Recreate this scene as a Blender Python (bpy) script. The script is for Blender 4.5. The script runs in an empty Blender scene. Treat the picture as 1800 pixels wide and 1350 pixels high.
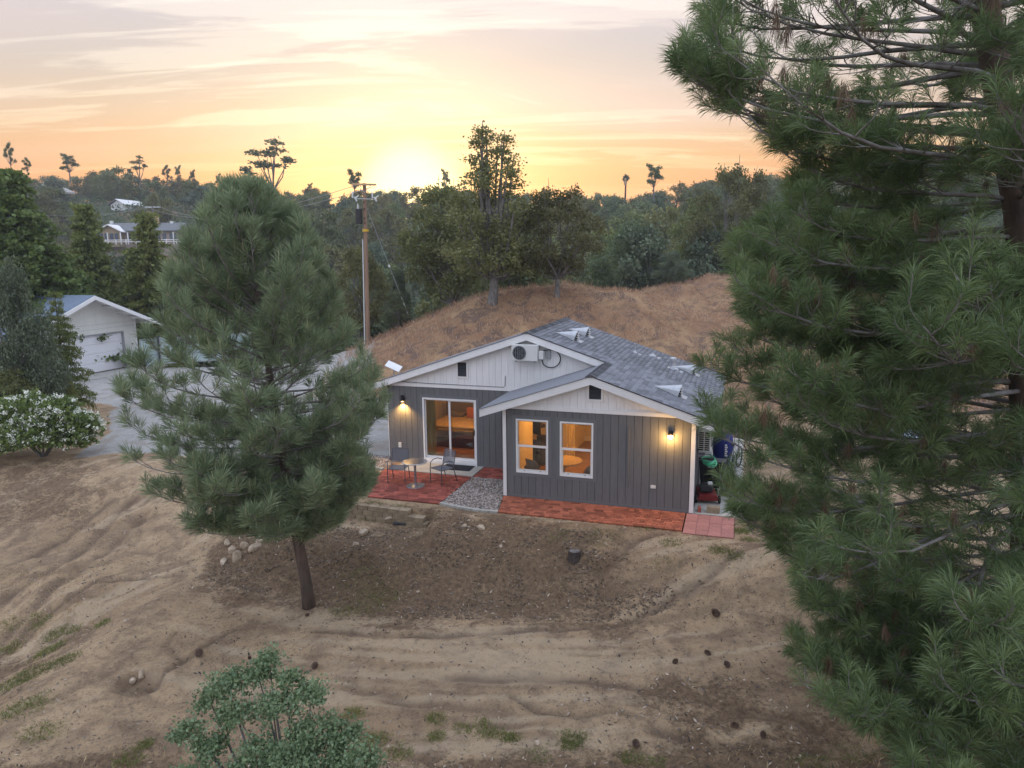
import bpy, math, random
import numpy as np
from mathutils import Vector, Matrix
random.seed(7)
rng = np.random.default_rng(7)
S = bpy.context.scene
C = S.collection
PI = math.pi
R = math.radians
# ---------------------------------------------------------------- camera
FPX, PITCH, ROLL, CH = 1264.1, .176, .010, 6.474
cam = bpy.data.cameras.new('camera'); co = bpy.data.objects.new('camera', cam); C.objects.link(co)
cam.sensor_width = 36; cam.lens = FPX / 1800 * 36; cam.clip_start = .1; cam.clip_end = 4000
er = Vector((1, 0, 0)); eu = Vector((0, math.sin(PITCH), math.cos(PITCH))); ef = Vector((0, math.cos(PITCH), -math.sin(PITCH)))
rt = er * math.cos(ROLL) - eu * math.sin(ROLL); up = er * math.sin(ROLL) + eu * math.cos(ROLL)
M = Matrix((rt, up, -ef)).transposed().to_4x4(); M.translation = (0, 0, CH)
co.matrix_world = M; S.camera = co
def at(px, py, z=None, d=None):
    """point of the place seen at a photo pixel, on the level z or at the distance d ahead"""
    v = ef + rt * ((px - 900) / FPX) + up * ((675 - py) / FPX)
    t = (z - CH) / v.z if z is not None else d / v.y
    return Vector((0, 0, CH)) + v * t
def px_of(x, y, z):
    d = Vector((x, y, z - CH)); f = d.dot(ef)
    if f < .1: return (-9999, -9999)
    return (900 + FPX * d.dot(rt) / f, 675 - FPX * d.dot(up) / f)
# ---------------------------------------------------------------- sky
W = bpy.data.worlds.new('World'); S.world = W; W.use_nodes = True
nt = W.node_tree; nt.nodes.clear()
class G:
    """tiny node-graph helper"""
    def __init__(s, nt): s.nt = nt
    def n(s, t, **k):
        nd = s.nt.nodes.new(t)
        for a, b in k.items():
            if a.startswith('i_'):
                nd.inputs[a[2:].replace('_', ' ')].default_value = b
            else: setattr(nd, a, b)
        return nd
    def l(s, a, b): s.nt.links.new(a, b)
    def val(s, sock, v):
        if isinstance(v, (int, float)): sock.default_value = v
        elif isinstance(v, (tuple, list)):
            v = tuple(v)
            if len(v) == 3 and len(sock.default_value) == 4: v = v + (1,)
            sock.default_value = v
        else: s.l(v, sock)
    def m(s, op, a, b=0, c=0, clamp=False):
        nd = s.n('ShaderNodeMath', operation=op, use_clamp=clamp)
        s.val(nd.inputs[0], a); s.val(nd.inputs[1], b)
        if op in ('MULTIPLY_ADD', 'SMOOTH_MIN', 'SMOOTH_MAX'): s.val(nd.inputs[2], c)
        return nd.outputs[0]
    def mr(s, v, a, b, c=0, d=1, smooth=True):
        nd = s.n('ShaderNodeMapRange', interpolation_type='SMOOTHSTEP' if smooth else 'LINEAR')
        s.val(nd.inputs[0], v); 
        for i, q in enumerate((a, b, c, d)): s.val(nd.inputs[i + 1], q)
        return nd.outputs[0]
    def mix(s, f, a, b, mode='MIX'):
        nd = s.n('ShaderNodeMix', data_type='RGBA', blend_type=mode)
        s.val(nd.inputs[0], f); s.val(nd.inputs[6], a); s.val(nd.inputs[7], b)
        return nd.outputs[2]
    def noise(s, vec, scale, detail=3, rough=.55, dist=0, out=0):
        nd = s.n('ShaderNodeTexNoise'); s.l(vec, nd.inputs['Vector']) if vec else None
        nd.inputs['Scale'].default_value = scale; nd.inputs['Detail'].default_value = detail
        nd.inputs['Roughness'].default_value = rough; nd.inputs['Distortion'].default_value = dist
        return nd.outputs[out]
    def map(s, vec, loc=(0, 0, 0), rot=(0, 0, 0), sc=(1, 1, 1)):
        nd = s.n('ShaderNodeMapping'); s.l(vec, nd.inputs[0])
        nd.inputs[1].default_value = loc; nd.inputs[2].default_value = rot; nd.inputs[3].default_value = sc
        return nd.outputs[0]
    def ramp(s, f, stops):
        nd = s.n('ShaderNodeValToRGB'); s.l(f, nd.inputs[0]); e = nd.color_ramp.elements
        while len(e) < len(stops): e.new(.5)
        for k, (p, c) in enumerate(stops): e[k].position = p; e[k].color = tuple(c) + (1,) if len(c) == 3 else c
        return nd.outputs[0]
g = G(nt)
SUN_AZ, SUN_EL = R(-7.5), R(4.6)            # where the glow stands: azimuth from +Y, elevation
sd = Vector((math.sin(SUN_AZ) * math.cos(SUN_EL), math.cos(SUN_AZ) * math.cos(SUN_EL), math.sin(SUN_EL)))
geo = g.n('ShaderNodeTexCoord').outputs['Generated']
sep = g.n('ShaderNodeSeparateXYZ'); g.l(geo, sep.inputs[0])
X_, Y_, Z_ = sep.outputs
zc = g.m('MAXIMUM', Z_, 0.0)
# the sunset side (from +Y) and the opposite, cooler side
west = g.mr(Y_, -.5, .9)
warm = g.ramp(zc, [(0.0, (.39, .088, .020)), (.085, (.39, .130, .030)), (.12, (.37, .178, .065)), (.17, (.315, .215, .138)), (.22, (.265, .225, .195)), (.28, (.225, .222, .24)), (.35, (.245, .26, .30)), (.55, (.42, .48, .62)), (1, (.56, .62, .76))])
cool = g.ramp(zc, [(0.0, (.52, .50, .53)), (.12, (.58, .58, .64)), (.3, (.60, .65, .76)), (.6, (.58, .64, .78)), (1, (.56, .62, .76))])  # unseen zenith and opposite side raised above the visible sky to brighten the ground
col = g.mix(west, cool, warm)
dot = g.n('ShaderNodeVectorMath', operation='DOT_PRODUCT'); g.l(geo, dot.inputs[0]); dot.inputs[1].default_value = sd
dt = dot.outputs['Value']
col = g.mix(g.m('MULTIPLY', g.mr(dt, .975, .999), .14), col, (.50, .41, .22))
col = g.mix(g.m('MULTIPLY', g.mr(dt, .9965, .9999), .95), col, (.74, .64, .34))
# thin high cloud in streaks
zz = g.m('ADD', zc, .10)
u = g.m('DIVIDE', X_, zz); v = g.m('DIVIDE', Y_, zz)
cmb = g.n('ShaderNodeCombineXYZ'); g.l(u, cmb.inputs[0]); g.l(v, cmb.inputs[1])
p1 = g.map(cmb.outputs[0], rot=(0, 0, R(-24)), sc=(.30, 1.0, 1))
n1 = g.noise(p1, 1.5, 9, .60, 1.1)
p2 = g.map(cmb.outputs[0], loc=(3.1, 1.7, 0), rot=(0, 0, R(-16)), sc=(.15, 1.1, 1))
n2 = g.noise(p2, 2.6, 8, .62, 1.0)
c1 = g.mr(n1, .53, .60); c2 = g.mr(n2, .55, .61)
cl = g.m('MINIMUM', g.m('ADD', g.m('MULTIPLY', c1, .62), g.m('MULTIPLY', c2, .5)), 1)
lowf = g.mr(zc, .03, .16)
cl = g.m('MULTIPLY', cl, lowf)
ccol = g.mix(west, (.62, .63, .72), g.ramp(zc, [(0, (.48, .31, .13)), (.12, (.45, .33, .18)), (.2, (.46, .39, .30)), (.3, (.44, .42, .39)), (.55, (.6, .6, .63)), (1, (.6, .63, .72))]))
col = g.mix(g.m('MULTIPLY', cl, .85), col, ccol)
n3 = g.noise(g.map(cmb.outputs[0], loc=(8, 2, 0), sc=(.25, .5, 1)), .8, 4, .5, .3)
col = g.mix(g.m('MULTIPLY', g.m('MULTIPLY', g.mr(n3, .5, .66), lowf), .45), col, (.40, .30, .285))
col = g.mix(g.mr(Z_, -.02, -.10), col, (.22, .18, .15))
sky = g.n('ShaderNodeTexSky', sky_type='NISHITA', sun_disc=False, sun_elevation=SUN_EL, sun_rotation=SUN_AZ, altitude=300, dust_density=2.0)
bg0 = g.n('ShaderNodeBackground'); g.l(sky.outputs[0], bg0.inputs[0]); bg0.inputs[1].default_value = .05 * .25
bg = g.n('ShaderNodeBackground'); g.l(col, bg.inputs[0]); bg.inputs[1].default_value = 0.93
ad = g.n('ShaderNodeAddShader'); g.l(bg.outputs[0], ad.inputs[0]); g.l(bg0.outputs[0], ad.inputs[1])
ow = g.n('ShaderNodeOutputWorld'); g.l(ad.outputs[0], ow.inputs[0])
# low, weak, warm sun behind thin cloud on the horizon
sl = bpy.data.lights.new('sun', 'SUN'); sl.energy = .35; sl.angle = R(14); sl.color = (1, .70, .42)
so = bpy.data.objects.new('sun', sl); C.objects.link(so)
so.rotation_euler = (-sd).to_track_quat('-Z', 'Y').to_euler(); so.location = (0, 0, 60)
S.view_settings.view_transform = 'Standard'; S.view_settings.look = 'None'; S.view_settings.gamma = 1
S.view_settings.use_curve_mapping = False; S.view_settings.exposure = 1.27
S.cycles.max_bounces = 6; S.cycles.transparent_max_bounces = 12; S.cycles.diffuse_bounces = 3; S.cycles.glossy_bounces = 2; S.cycles.transmission_bounces = 4
S.cycles.use_denoising = True; S.cycles.caustics_reflective = False; S.cycles.caustics_refractive = False
# ---------------------------------------------------------------- helpers
def tag(o, label=None, cat=None, group=None, kind=None):
    if label: o['label'] = label
    if cat: o['category'] = cat
    if group: o['group'] = group
    if kind: o['kind'] = kind
    return o
def empty(name, loc=(0, 0, 0), rz=0, label=None, cat=None, group=None):
    o = bpy.data.objects.new(name, None); C.objects.link(o); o.location = loc; o.rotation_euler = (0, 0, rz)
    o.empty_display_size = .2
    return tag(o, label, cat, group)
def link(name, me, parent=None, loc=None, rot=None):
    o = bpy.data.objects.new(name, me); C.objects.link(o)
    if parent: o.parent = parent
    if loc is not None: o.location = loc
    if rot is not None: o.rotation_euler = rot
    return o
def copy_tree(o, parent=None):
    c = o.copy(); C.objects.link(c); c.parent = parent
    for ch in list(o.children): copy_tree(ch, c)
    return c
def np_mesh(name, V, F, mat, var=None, smooth=False):
    """mesh from numpy vertices and faces of one size"""
    me = bpy.data.meshes.new(name); V = np.asarray(V, np.float32); F = np.asarray(F, np.int32); k = F.shape[1]
    me.vertices.add(len(V)); me.vertices.foreach_set('co', V.ravel())
    me.loops.add(F.size); me.loops.foreach_set('vertex_index', F.ravel())
    me.polygons.add(len(F)); me.polygons.foreach_set('loop_start', np.arange(0, F.size, k, dtype=np.int32))
    me.polygons.foreach_set('loop_total', np.full(len(F), k, np.int32))
    if smooth: me.polygons.foreach_set('use_smooth', np.ones(len(F), bool))
    me.update(calc_edges=True)
    if var is not None:
        a = me.attributes.new('var', 'FLOAT', 'POINT'); a.data.foreach_set('value', np.asarray(var, np.float32))
    me.materials.append(mat)
    return me
class MB:
    def __init__(s): s.v = []; s.f = []; s.sm = False
    def add(s, V, F):
        b = len(s.v); s.v += [tuple(p) for p in V]; s.f += [tuple(b + i for i in f) for f in F]; return s
    def box(s, x0, x1, y0, y1, z0, z1, m=None):
        V = [(x, y, z) for x in (x0, x1) for y in (y0, y1) for z in (z0, z1)]
        if m: V = [m @ Vector(p) for p in V]
        return s.add(V, [(0, 1, 3, 2), (4, 6, 7, 5), (0, 4, 5, 1), (2, 3, 7, 6), (0, 2, 6, 4), (1, 5, 7, 3)])
    def bar(s, a, b, w, h=None, upv=(0, 0, 1)):
        a = Vector(a); b = Vector(b); h = h or w; d = (b - a).normalized(); u = d.cross(Vector(upv))
        if u.length < 1e-4: u = d.cross(Vector((1, 0, 0)))
        u.normalize(); n = u.cross(d)
        V = [p + u * (sx * w / 2) + n * (sz * h / 2) for p in (a, b) for sx in (-1, 1) for sz in (-1, 1)]
        return s.add(V, [(0, 1, 3, 2), (4, 6, 7, 5), (0, 4, 5, 1), (2, 3, 7, 6), (0, 2, 6, 4), (1, 5, 7, 3)])
    def tube(s, pts, rad, n=8, cap=True):
        pts = [Vector(p) for p in pts]; rad = rad if isinstance(rad, (list, tuple)) else [rad] * len(pts)
        b = len(s.v); ref = None
        for i, p in enumerate(pts):
            d = (pts[min(i + 1, len(pts) - 1)] - pts[max(i - 1, 0)]).normalized()
            if ref is None: ref = d.orthogonal().normalized()
            ref = (ref - d * ref.dot(d)); ref = ref.normalized() if ref.length > 1e-5 else d.orthogonal().normalized()
            w = d.cross(ref)
            for k in range(n):
                t = 2 * PI * k / n; s.v.append(tuple(p + (ref * math.cos(t) + w * math.sin(t)) * rad[i]))
        for i in range(len(pts) - 1):
            for k in range(n):
                k2 = (k + 1) % n; s.f.append((b + i * n + k, b + i * n + k2, b + (i + 1) * n + k2, b + (i + 1) * n + k))
        if cap:
            s.f.append(tuple(b + k for k in range(n))[::-1]); s.f.append(tuple(b + (len(pts) - 1) * n + k for k in range(n)))
        return s
    def lathe(s, prof, n=20, c=(0, 0, 0), m=None):
        b = len(s.v)
        for r, z in prof:
            for k in range(n):
                t = 2 * PI * k / n; p = Vector((c[0] + r * math.cos(t), c[1] + r * math.sin(t), c[2] + z))
                s.v.append(tuple(m @ p if m else p))
        for i in range(len(prof) - 1):
            for k in range(n):
                k2 = (k + 1) % n; s.f.append((b + i * n + k, b + i * n + k2, b + (i + 1) * n + k2, b + (i + 1) * n + k))
        s.f.append(tuple(b + k for k in range(n))[::-1]); s.f.append(tuple(b + (len(prof) - 1) * n + k for k in range(n)))
        return s
    def prism(s, poly, y0, y1):
        """poly in (x,z), extruded along y"""
        n = len(poly); V = [(x, y0, z) for x, z in poly] + [(x, y1, z) for x, z in poly]
        F = [tuple(range(n)), tuple(range(2 * n - 1, n - 1, -1))] + [(i, i + n, (i + 1) % n + n, (i + 1) % n) for i in range(n)]
        return s.add(V, F)
    def build(s, name, mat, parent=None, smooth=False, loc=None, rot=None, bevel=0):
        me = bpy.data.meshes.new(name); me.from_pydata(s.v, [], s.f); me.materials.append(mat); me.update()
        import bmesh
        bm = bmesh.new(); bm.from_mesh(me); bmesh.ops.recalc_face_normals(bm, faces=bm.faces)
        if bevel: bmesh.ops.bevel(bm, geom=list(bm.edges), offset=bevel, segments=2, affect='EDGES', profile=.6)
        bm.to_mesh(me); bm.free()
        if smooth:
            for p in me.polygons: p.use_smooth = True
        return link(name, me, parent, loc, rot)
def blob(mb, c, r, seed, amp=.25, sub=2, flat=1.0):
    """irregular stone: displaced icosphere"""
    import bmesh
    bm = bmesh.new(); bmesh.ops.create_icosphere(bm, subdivisions=sub, radius=1)
    q = random.Random(seed); dirs = [Vector((q.gauss(0, 1), q.gauss(0, 1), q.gauss(0, 1))).normalized() for _ in range(9)]; cut = [q.uniform(.55, .95) for _ in dirs]
    r = r if isinstance(r, (tuple, list)) else (r, r, r * flat)
    for v in bm.verts:
        p = v.co.copy()
        for d, k in zip(dirs, cut):
            e = p.dot(d) - k
            if e > 0: p -= d * e * .9
        p *= 1 + q.uniform(-amp, amp) * .18
        v.co = Vector((p.x * r[0], p.y * r[1], p.z * r[2])) + Vector(c)
    bm.verts.ensure_lookup_table()
    mb.add([v.co for v in bm.verts], [[v.index for v in f.verts] for f in bm.faces]); bm.free()
    return mb
# ---------------------------------------------------------------- numpy noise
def _h(ix, iy, s):
    n = (ix.astype(np.int64) * 374761393 + iy.astype(np.int64) * 668265263 + s * 1274126177) & 0x7fffffff
    n = ((n ^ (n >> 13)) * 1274126177) & 0x7fffffff
    return ((n ^ (n >> 16)) & 0xffff) / 65535.0
def vn(x, y, s=0):
    x = np.asarray(x, float); y = np.asarray(y, float)
    ix = np.floor(x); iy = np.floor(y); fx = x - ix; fy = y - iy
    fx = fx * fx * (3 - 2 * fx); fy = fy * fy * (3 - 2 * fy); ix = ix.astype(int); iy = iy.astype(int)
    return (_h(ix, iy, s) * (1 - fx) + _h(ix + 1, iy, s) * fx) * (1 - fy) + (_h(ix, iy + 1, s) * (1 - fx) + _h(ix + 1, iy + 1, s) * fx) * fy
def fbm(x, y, s=0, o=4):
    a = 0; w = 1; t = 0
    for i in range(o):
        a = a + w * vn(x * 2 ** i + 17 * i, y * 2 ** i - 9 * i, s + i); t += w; w *= .5
    return a / t - .5
def ss(a, b, x):
    t = np.clip((np.asarray(x, float) - a) / (b - a), 0, 1); return t * t * (3 - 2 * t)
# ---------------------------------------------------------------- materials
def mat(name, c, rough=.8, c2=None, sc=8, bump=0, bsc=40, metal=0, spec=.3, coord='Object', stretch=None, var=0, detail=4, trans=0, emit=None, es=0):
    m = bpy.data.materials.new(name); m.use_nodes = True; q = G(m.node_tree); b = m.node_tree.nodes['Principled BSDF']
    b.inputs['Roughness'].default_value = rough; b.inputs['Metallic'].default_value = metal
    b.inputs['Specular IOR Level'].default_value = spec
    vec = q.n('ShaderNodeTexCoord').outputs[coord] if coord != 'World' else q.n('ShaderNodeNewGeometry').outputs['Position']
    if stretch: vec = q.map(vec, sc=stretch)
    out = tuple(c) + (1,)
    if c2 is not None:
        f = q.mr(q.noise(vec, sc, detail, .6), .3, .7); out = q.mix(f, c, c2)
    if var:
        r1 = q.n('ShaderNodeObjectInfo').outputs['Random']; a = q.n('ShaderNodeAttribute', attribute_name='var').outputs['Fac']
        f = q.mr(q.m('FRACT', q.m('ADD', r1, a)), 0, 1, 1 - var, 1 + var, False)
        hs = q.n('ShaderNodeHueSaturation'); q.l(f, hs.inputs['Value'])
        q.val(hs.inputs['Color'], out); out = hs.outputs[0]
    q.val(b.inputs['Base Color'], out)
    if bump:
        bn = q.n('ShaderNodeBump'); bn.inputs['Strength'].default_value = bump; bn.inputs['Distance'].default_value = .02
        q.l(q.noise(vec, bsc, 4, .6), bn.inputs['Height']); q.l(bn.outputs[0], b.inputs['Normal'])
    if emit: b.inputs['Emission Color'].default_value = tuple(emit) + (1,); b.inputs['Emission Strength'].default_value = es
    return m
def foliage(name, c, c2, trans=.3, hue=.0, rough=.6, amp=.45, tree=.25):
    m = bpy.data.materials.new(name); m.use_nodes = True; n_ = m.node_tree; n_.nodes.clear(); q = G(n_)
    a = q.n('ShaderNodeAttribute', attribute_name='var').outputs['Fac']
    colr = q.mix(a, c, c2)
    r1 = q.n('ShaderNodeObjectInfo').outputs['Random']
    hs = q.n('ShaderNodeHueSaturation'); q.l(colr, hs.inputs['Color']); q.l(q.mr(r1, 0, 1, 1 - tree, 1 + tree, False), hs.inputs['Value'])
    q.l(q.mr(q.m('FRACT', q.m('MULTIPLY', r1, 7.3)), 0, 1, .5 - .03, .5 + .02, False), hs.inputs['Hue'])
    d = q.n('ShaderNodeBsdfDiffuse'); q.l(hs.outputs[0], d.inputs[0])
    t = q.n('ShaderNodeBsdfTranslucent'); q.l(hs.outputs[0], t.inputs[0])
    gl = q.n('ShaderNodeBsdfGlossy'); gl.inputs['Roughness'].default_value = .45; gl.inputs[0].default_value = (.6, .7, .8, 1)
    m1 = q.n('ShaderNodeMixShader'); m1.inputs[0].default_value = trans; q.l(d.outputs[0], m1.inputs[1]); q.l(t.outputs[0], m1.inputs[2])
    m2 = q.n('ShaderNodeMixShader'); m2.inputs[0].default_value = .035; q.l(m1.outputs[0], m2.inputs[1]); q.l(gl.outputs[0], m2.inputs[2])
    o = q.n('ShaderNodeOutputMaterial'); q.l(m2.outputs[0], o.inputs[0])
    return m
K = {}
K['bark'] = mat('bark', (.12, .085, .065), .95, (.055, .042, .035), 6, .8, 18, stretch=(1, 1, .25))
K['bark_grey'] = mat('bark_grey', (.20, .19, .18), .95, (.09, .08, .075), 8, .6, 22, stretch=(1, 1, .3))
K['twig'] = mat('twig', (.25, .245, .24), .9, (.12, .10, .09), 5)
K['pine_near'] = foliage('pine_needles_near', (.065, .115, .042), (.235, .315, .130), .38, tree=0)
K['pine_left'] = foliage('pine_needles_left', (.090, .150, .080), (.330, .440, .245), .38, tree=0)
K['oak'] = foliage('oak_leaves', (.080, .100, .030), (.225, .245, .080), .38)
K['oak_warm'] = foliage('oak_leaves_warm', (.085, .092, .030), (.235, .240, .085), .38)
K['oak_blue'] = foliage('oak_leaves_blue', (.075, .105, .060), (.200, .240, .140), .3)
K['far_blue'] = foliage('far_leaves', (.080, .105, .045), (.205, .240, .110), .35)
K['conifer'] = foliage('conifer_leaves', (.065, .092, .022), (.190, .230, .060), .35)
K['fore_oak'] = foliage('foreground_oak_leaves', (.090, .135, .065), (.280, .350, .180), .32, tree=0)
K['oleander'] = foliage('oleander_leaves', (.065, .115, .030), (.190, .260, .070), .35, tree=0)
K['white_flower'] = mat('white_petals', (.78, .80, .72), .8, spec=.1)
K['straw'] = foliage('dry_grass_blades', (.28, .17, .09), (.60, .46, .27), .3, tree=0)
K['weed'] = foliage('green_grass_blades', (.10, .13, .035), (.25, .27, .07), .3, tree=0)
K['litter'] = foliage('litter', (.035, .025, .018), (.55, .46, .35), .05, tree=0)
K['white'] = mat('white_trim_paint', (.78, .78, .79), .55, (.72, .72, .73), 3, .05, 60, spec=.4)
K['white_board'] = mat('white_siding_paint', (.78, .78, .79), .7, (.72, .72, .73), 3, .15, 50, stretch=(6, 6, .6), var=.03)
K['grey_board'] = mat('grey_siding_paint', (.150, .152, .158), .75, (.128, .130, .136), 4, .2, 60, stretch=(6, 6, .6), var=.05)
K['grey_trim'] = mat('grey_trim_paint', (.15, .153, .162), .7, spec=.3)
K['groove'] = mat('siding_groove', (.045, .046, .05), .9)
K['shingle'] = mat('asphalt_shingle', (.235, .245, .27), .9, (.125, .130, .148), 55, .5, 200, var=.26)
K['roof_dark'] = mat('shingle_edge', (.05, .052, .058), .9)
K['galv'] = mat('galvanised_metal', (.50, .52, .55), .42, (.40, .42, .45), 5, metal=.6)
K['steel'] = mat('steel', (.30, .31, .34), .35, metal=.8)
K['black'] = mat('black_plastic', (.018, .018, .020), .5, spec=.4)
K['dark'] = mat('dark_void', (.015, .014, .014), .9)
K['brick'] = mat('red_paver', (.33, .088, .060), .85, (.22, .058, .044), 14, .3, 90, var=.42)
K['brick_orange'] = mat('orange_paver', (.40, .130, .070), .85, (.29, .088, .052), 14, .3, 90, var=.42)
K['pink'] = mat('pink_paver', (.42, .19, .16), .85, (.33, .15, .135), 9, .2, 90, var=.10)
K['mortar'] = mat('paver_sand', (.10, .055, .045), .95, coord='World')
K['concrete'] = mat('concrete', (.42, .41, .38), .85, (.33, .325, .30), 4, .15, 60, coord='World')
K['block'] = mat('tan_wall_block', (.34, .27, .185), .9, (.24, .19, .13), 8, .5, 50, var=.12)
K['rock'] = mat('tan_rock', (.48, .40, .31), .9, (.27, .20, .14), 5, .5, 20)
K['pebble'] = mat('river_pebble', (.44, .38, .34), .7, (.25, .22, .21), 30, var=.6)
K['cone'] = mat('pine_cone_scales', (.16, .105, .075), .9, (.07, .045, .035), 30)
K['wood_pole'] = mat('treated_wood_pole', (.30, .20, .14), .85, (.20, .13, .09), 3, .4, 30, stretch=(4, 4, .3))
K['crossarm'] = mat('crossarm_wood', (.52, .36, .22), .8, (.42, .28, .17), 6)
K['grey_metal'] = mat('grey_metal', (.34, .35, .37), .5, metal=.3)
K['insulator'] = mat('grey_insulator', (.55, .58, .60), .4)
K['ac'] = mat('cream_enamel', (.62, .63, .62), .5, spec=.4)
K['fan'] = mat('fan_dark', (.05, .055, .065), .5)
K['garage'] = mat('pale_stucco', (.70, .70, .66), .85, (.63, .63, .60), 1.5, .1, 30)
K['garage_door'] = mat('garage_door_paint', (.72, .72, .76), .6)
K['blue_roof'] = mat('bluish_roof_shingles', (.17, .22, .29), .85, (.12, .16, .22), 12, .3, 40)
K['far_roof'] = mat('far_grey_roof', (.17, .18, .19), .9, (.13, .14, .15), 3)
K['far_wall'] = mat('far_wall', (.30, .25, .22), .9)
K['far_window'] = mat('far_window_glass', (.05, .07, .11), .2, spec=.6)
K['frost'] = mat('frosted_panel', (.42, .52, .52), .35, (.36, .46, .48), 2, spec=.5)
K['red'] = mat('red_paint', (.16, .010, .010), .4, spec=.5)
K['blue_tarp'] = mat('blue_tarp', (.010, .020, .16), .45, spec=.4, bump=.5, bsc=6)
K['pale_tarp'] = mat('pale_blue_sheet', (.55, .66, .80), .5, (.48, .6, .76), 4)
K['hose'] = mat('green_hose', (.06, .42, .22), .4)
K['rubber'] = mat('rubber', (.02, .02, .02), .8)
K['chair_metal'] = mat('bronze_powdercoat', (.10, .105, .12), .45, metal=.4)
K['mesh'] = mat('chair_mesh', (.16, .17, .20), .6)
K['table_top'] = mat('metal_table_top', (.50, .50, .52), .15, metal=.9)
K['mat'] = mat('door_mat', (.018, .020, .028), .95)
K['cream'] = mat('cream_wall', (.72, .62, .45), .9)
K['floor'] = mat('wood_floor', (.34, .19, .08), .35, (.22, .12, .05), 3, stretch=(1, 8, 1))
K['quilt'] = mat('quilt', (.66, .50, .30), .9, (.52, .38, .22), 14)
K['blanket'] = mat('grey_blanket', (.20, .17, .14), .95)
K['pillow'] = mat('rust_pillow', (.50, .17, .06), .9)
K['shell'] = mat('grey_shell_chair', (.22, .20, .18), .6)
K['curtain'] = mat('curtain', (.48, .36, .10), .9)
K['stump'] = mat('stump_wood', (.07, .055, .048), .9, (.035, .028, .025), 12, .5, 30)
K['dead'] = foliage('dead_needles', (.11, .078, .042), (.25, .18, .095), .3, tree=0)
K['stump_top'] = mat('stump_top', (.26, .21, .17), .9, (.16, .12, .10), 30)
K['ridge'] = mat('ridge_cap_shingle', (.13, .135, .15), .9, (.05, .052, .06), 30, .5, 200, var=.4)
K['shoot'] = mat('pine_shoot', (.36, .34, .20), .8, (.24, .26, .14), 20)
K['yellow'] = mat('yellow_band', (.62, .40, .04), .6)
K['letter'] = mat('white_print', (.8, .8, .8), .6)
gm = bpy.data.materials.new('window_glass'); gm.use_nodes = True; gm.node_tree.nodes.clear(); q = G(gm.node_tree)
tr = q.n('ShaderNodeBsdfTransparent'); tr.inputs[0].default_value = (.93, .94, .94, 1); gl = q.n('ShaderNodeBsdfGlossy'); gl.inputs['Roughness'].default_value = .02
fr = q.n('ShaderNodeFresnel'); fr.inputs[0].default_value = 1.45; ms = q.n('ShaderNodeMixShader'); q.l(q.m('ADD', fr.outputs[0], .05), ms.inputs[0]); q.l(tr.outputs[0], ms.inputs[1]); q.l(gl.outputs[0], ms.inputs[2])
q.l(ms.outputs[0], q.n('ShaderNodeOutputMaterial').inputs[0]); K['glass'] = gm
def lamp_mat(name, c, s):
    m = bpy.data.materials.new(name); m.use_nodes = True; m.node_tree.nodes.clear(); q = G(m.node_tree)
    e = q.n('ShaderNodeEmission'); e.inputs[0].default_value = tuple(c) + (1,); e.inputs[1].default_value = s
    q.l(e.outputs[0], q.n('ShaderNodeOutputMaterial').inputs[0]); return m
K['bulb'] = lamp_mat('lit_bulb', (1, .62, .22), 9)
# ================================================================ TERRAIN
_tx = [-40, -20, -12, -8, -6.2, -5.2, -4.7, -2.0, 0, 1.5, 5, 9, 20, 40]
_ty = [25, 24.5, 23.0, 21.0, 18.9, 18.35, 18.15, 17.6, 17.0, 16.6, 15.3, 14.3, 14, 14]
_bx = [-40, -20, -14, -9, -7.5, -5.5, -4.4, -2.4, 1.1, 5, 8, 20, 40]
_by = [19, 18.4, 18.0, 17.0, 15.9, 14.9, 14.35, 13.9, 13.8, 12.9, 12, 11, 11]
RUTS = []
def _ln(pts, z=-.95): return [tuple(at(px, py, z))[:2] for px, py in pts]
for w, dp, pts in ((.13, .05, [(-60, 1065), (0, 1035), (120, 985), (190, 935), (240, 905)]), (.15, .06, [(-60, 1095), (60, 1040), (165, 985), (250, 930)]), (.12, .035, [(0, 1000), (110, 950), (200, 905)]),
                   (.07, .03, [(0, 1075), (100, 1045), (170, 1020), (300, 1012)]), (.06, .05, [(262, 1190), (310, 1165), (370, 1125), (440, 1095)]), (.05, .035, [(320, 1160), (295, 1130), (310, 1110)]),
                   (.12, .04, [(780, 1182), (900, 1186), (1040, 1188), (1180, 1205), (1300, 1235), (1440, 1262)]), (.07, .05, [(900, 1212), (950, 1236), (1010, 1243), (1080, 1235), (1105, 1240)]),
                   (.10, .035, [(560, 1110), (720, 1118), (900, 1108), (1080, 1098), (1240, 1060), (1340, 1020)]), (.12, .04, [(620, 1195), (720, 1222), (880, 1235)]), (.12, .05, [(1150, 1265), (1300, 1290), (1450, 1300)]), (.10, .04, [(960, 1010), (1060, 1035), (1130, 1010), (1230, 985)])):
    RUTS.append((w, dp, _ln(pts)))
def segd(x, y, pts):
    d = np.full(np.shape(x), 1e9)
    for (ax, ay), (bx, by) in zip(pts[:-1], pts[1:]):
        l2 = (bx - ax) ** 2 + (by - ay) ** 2
        t = np.clip(((x - ax) * (bx - ax) + (y - ay) * (by - ay)) / l2, 0, 1)
        d = np.minimum(d, np.hypot(x - ax - t * (bx - ax), y - ay - t * (by - ay)))
    return d
HOLE = at(245, 1197, -1.0)
HX, HY, HR = -0.238, 19.06, -.311
cH, sH = math.cos(HR), math.sin(HR)
def HW(x, y, z=0): return Vector((HX + cH * x - sH * y, HY + sH * x + cH * y, z))
def to_house(x, y):
    dx, dy = x - HX, y - HY
    return cH * dx + sH * dy, -sH * dx + cH * dy
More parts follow.
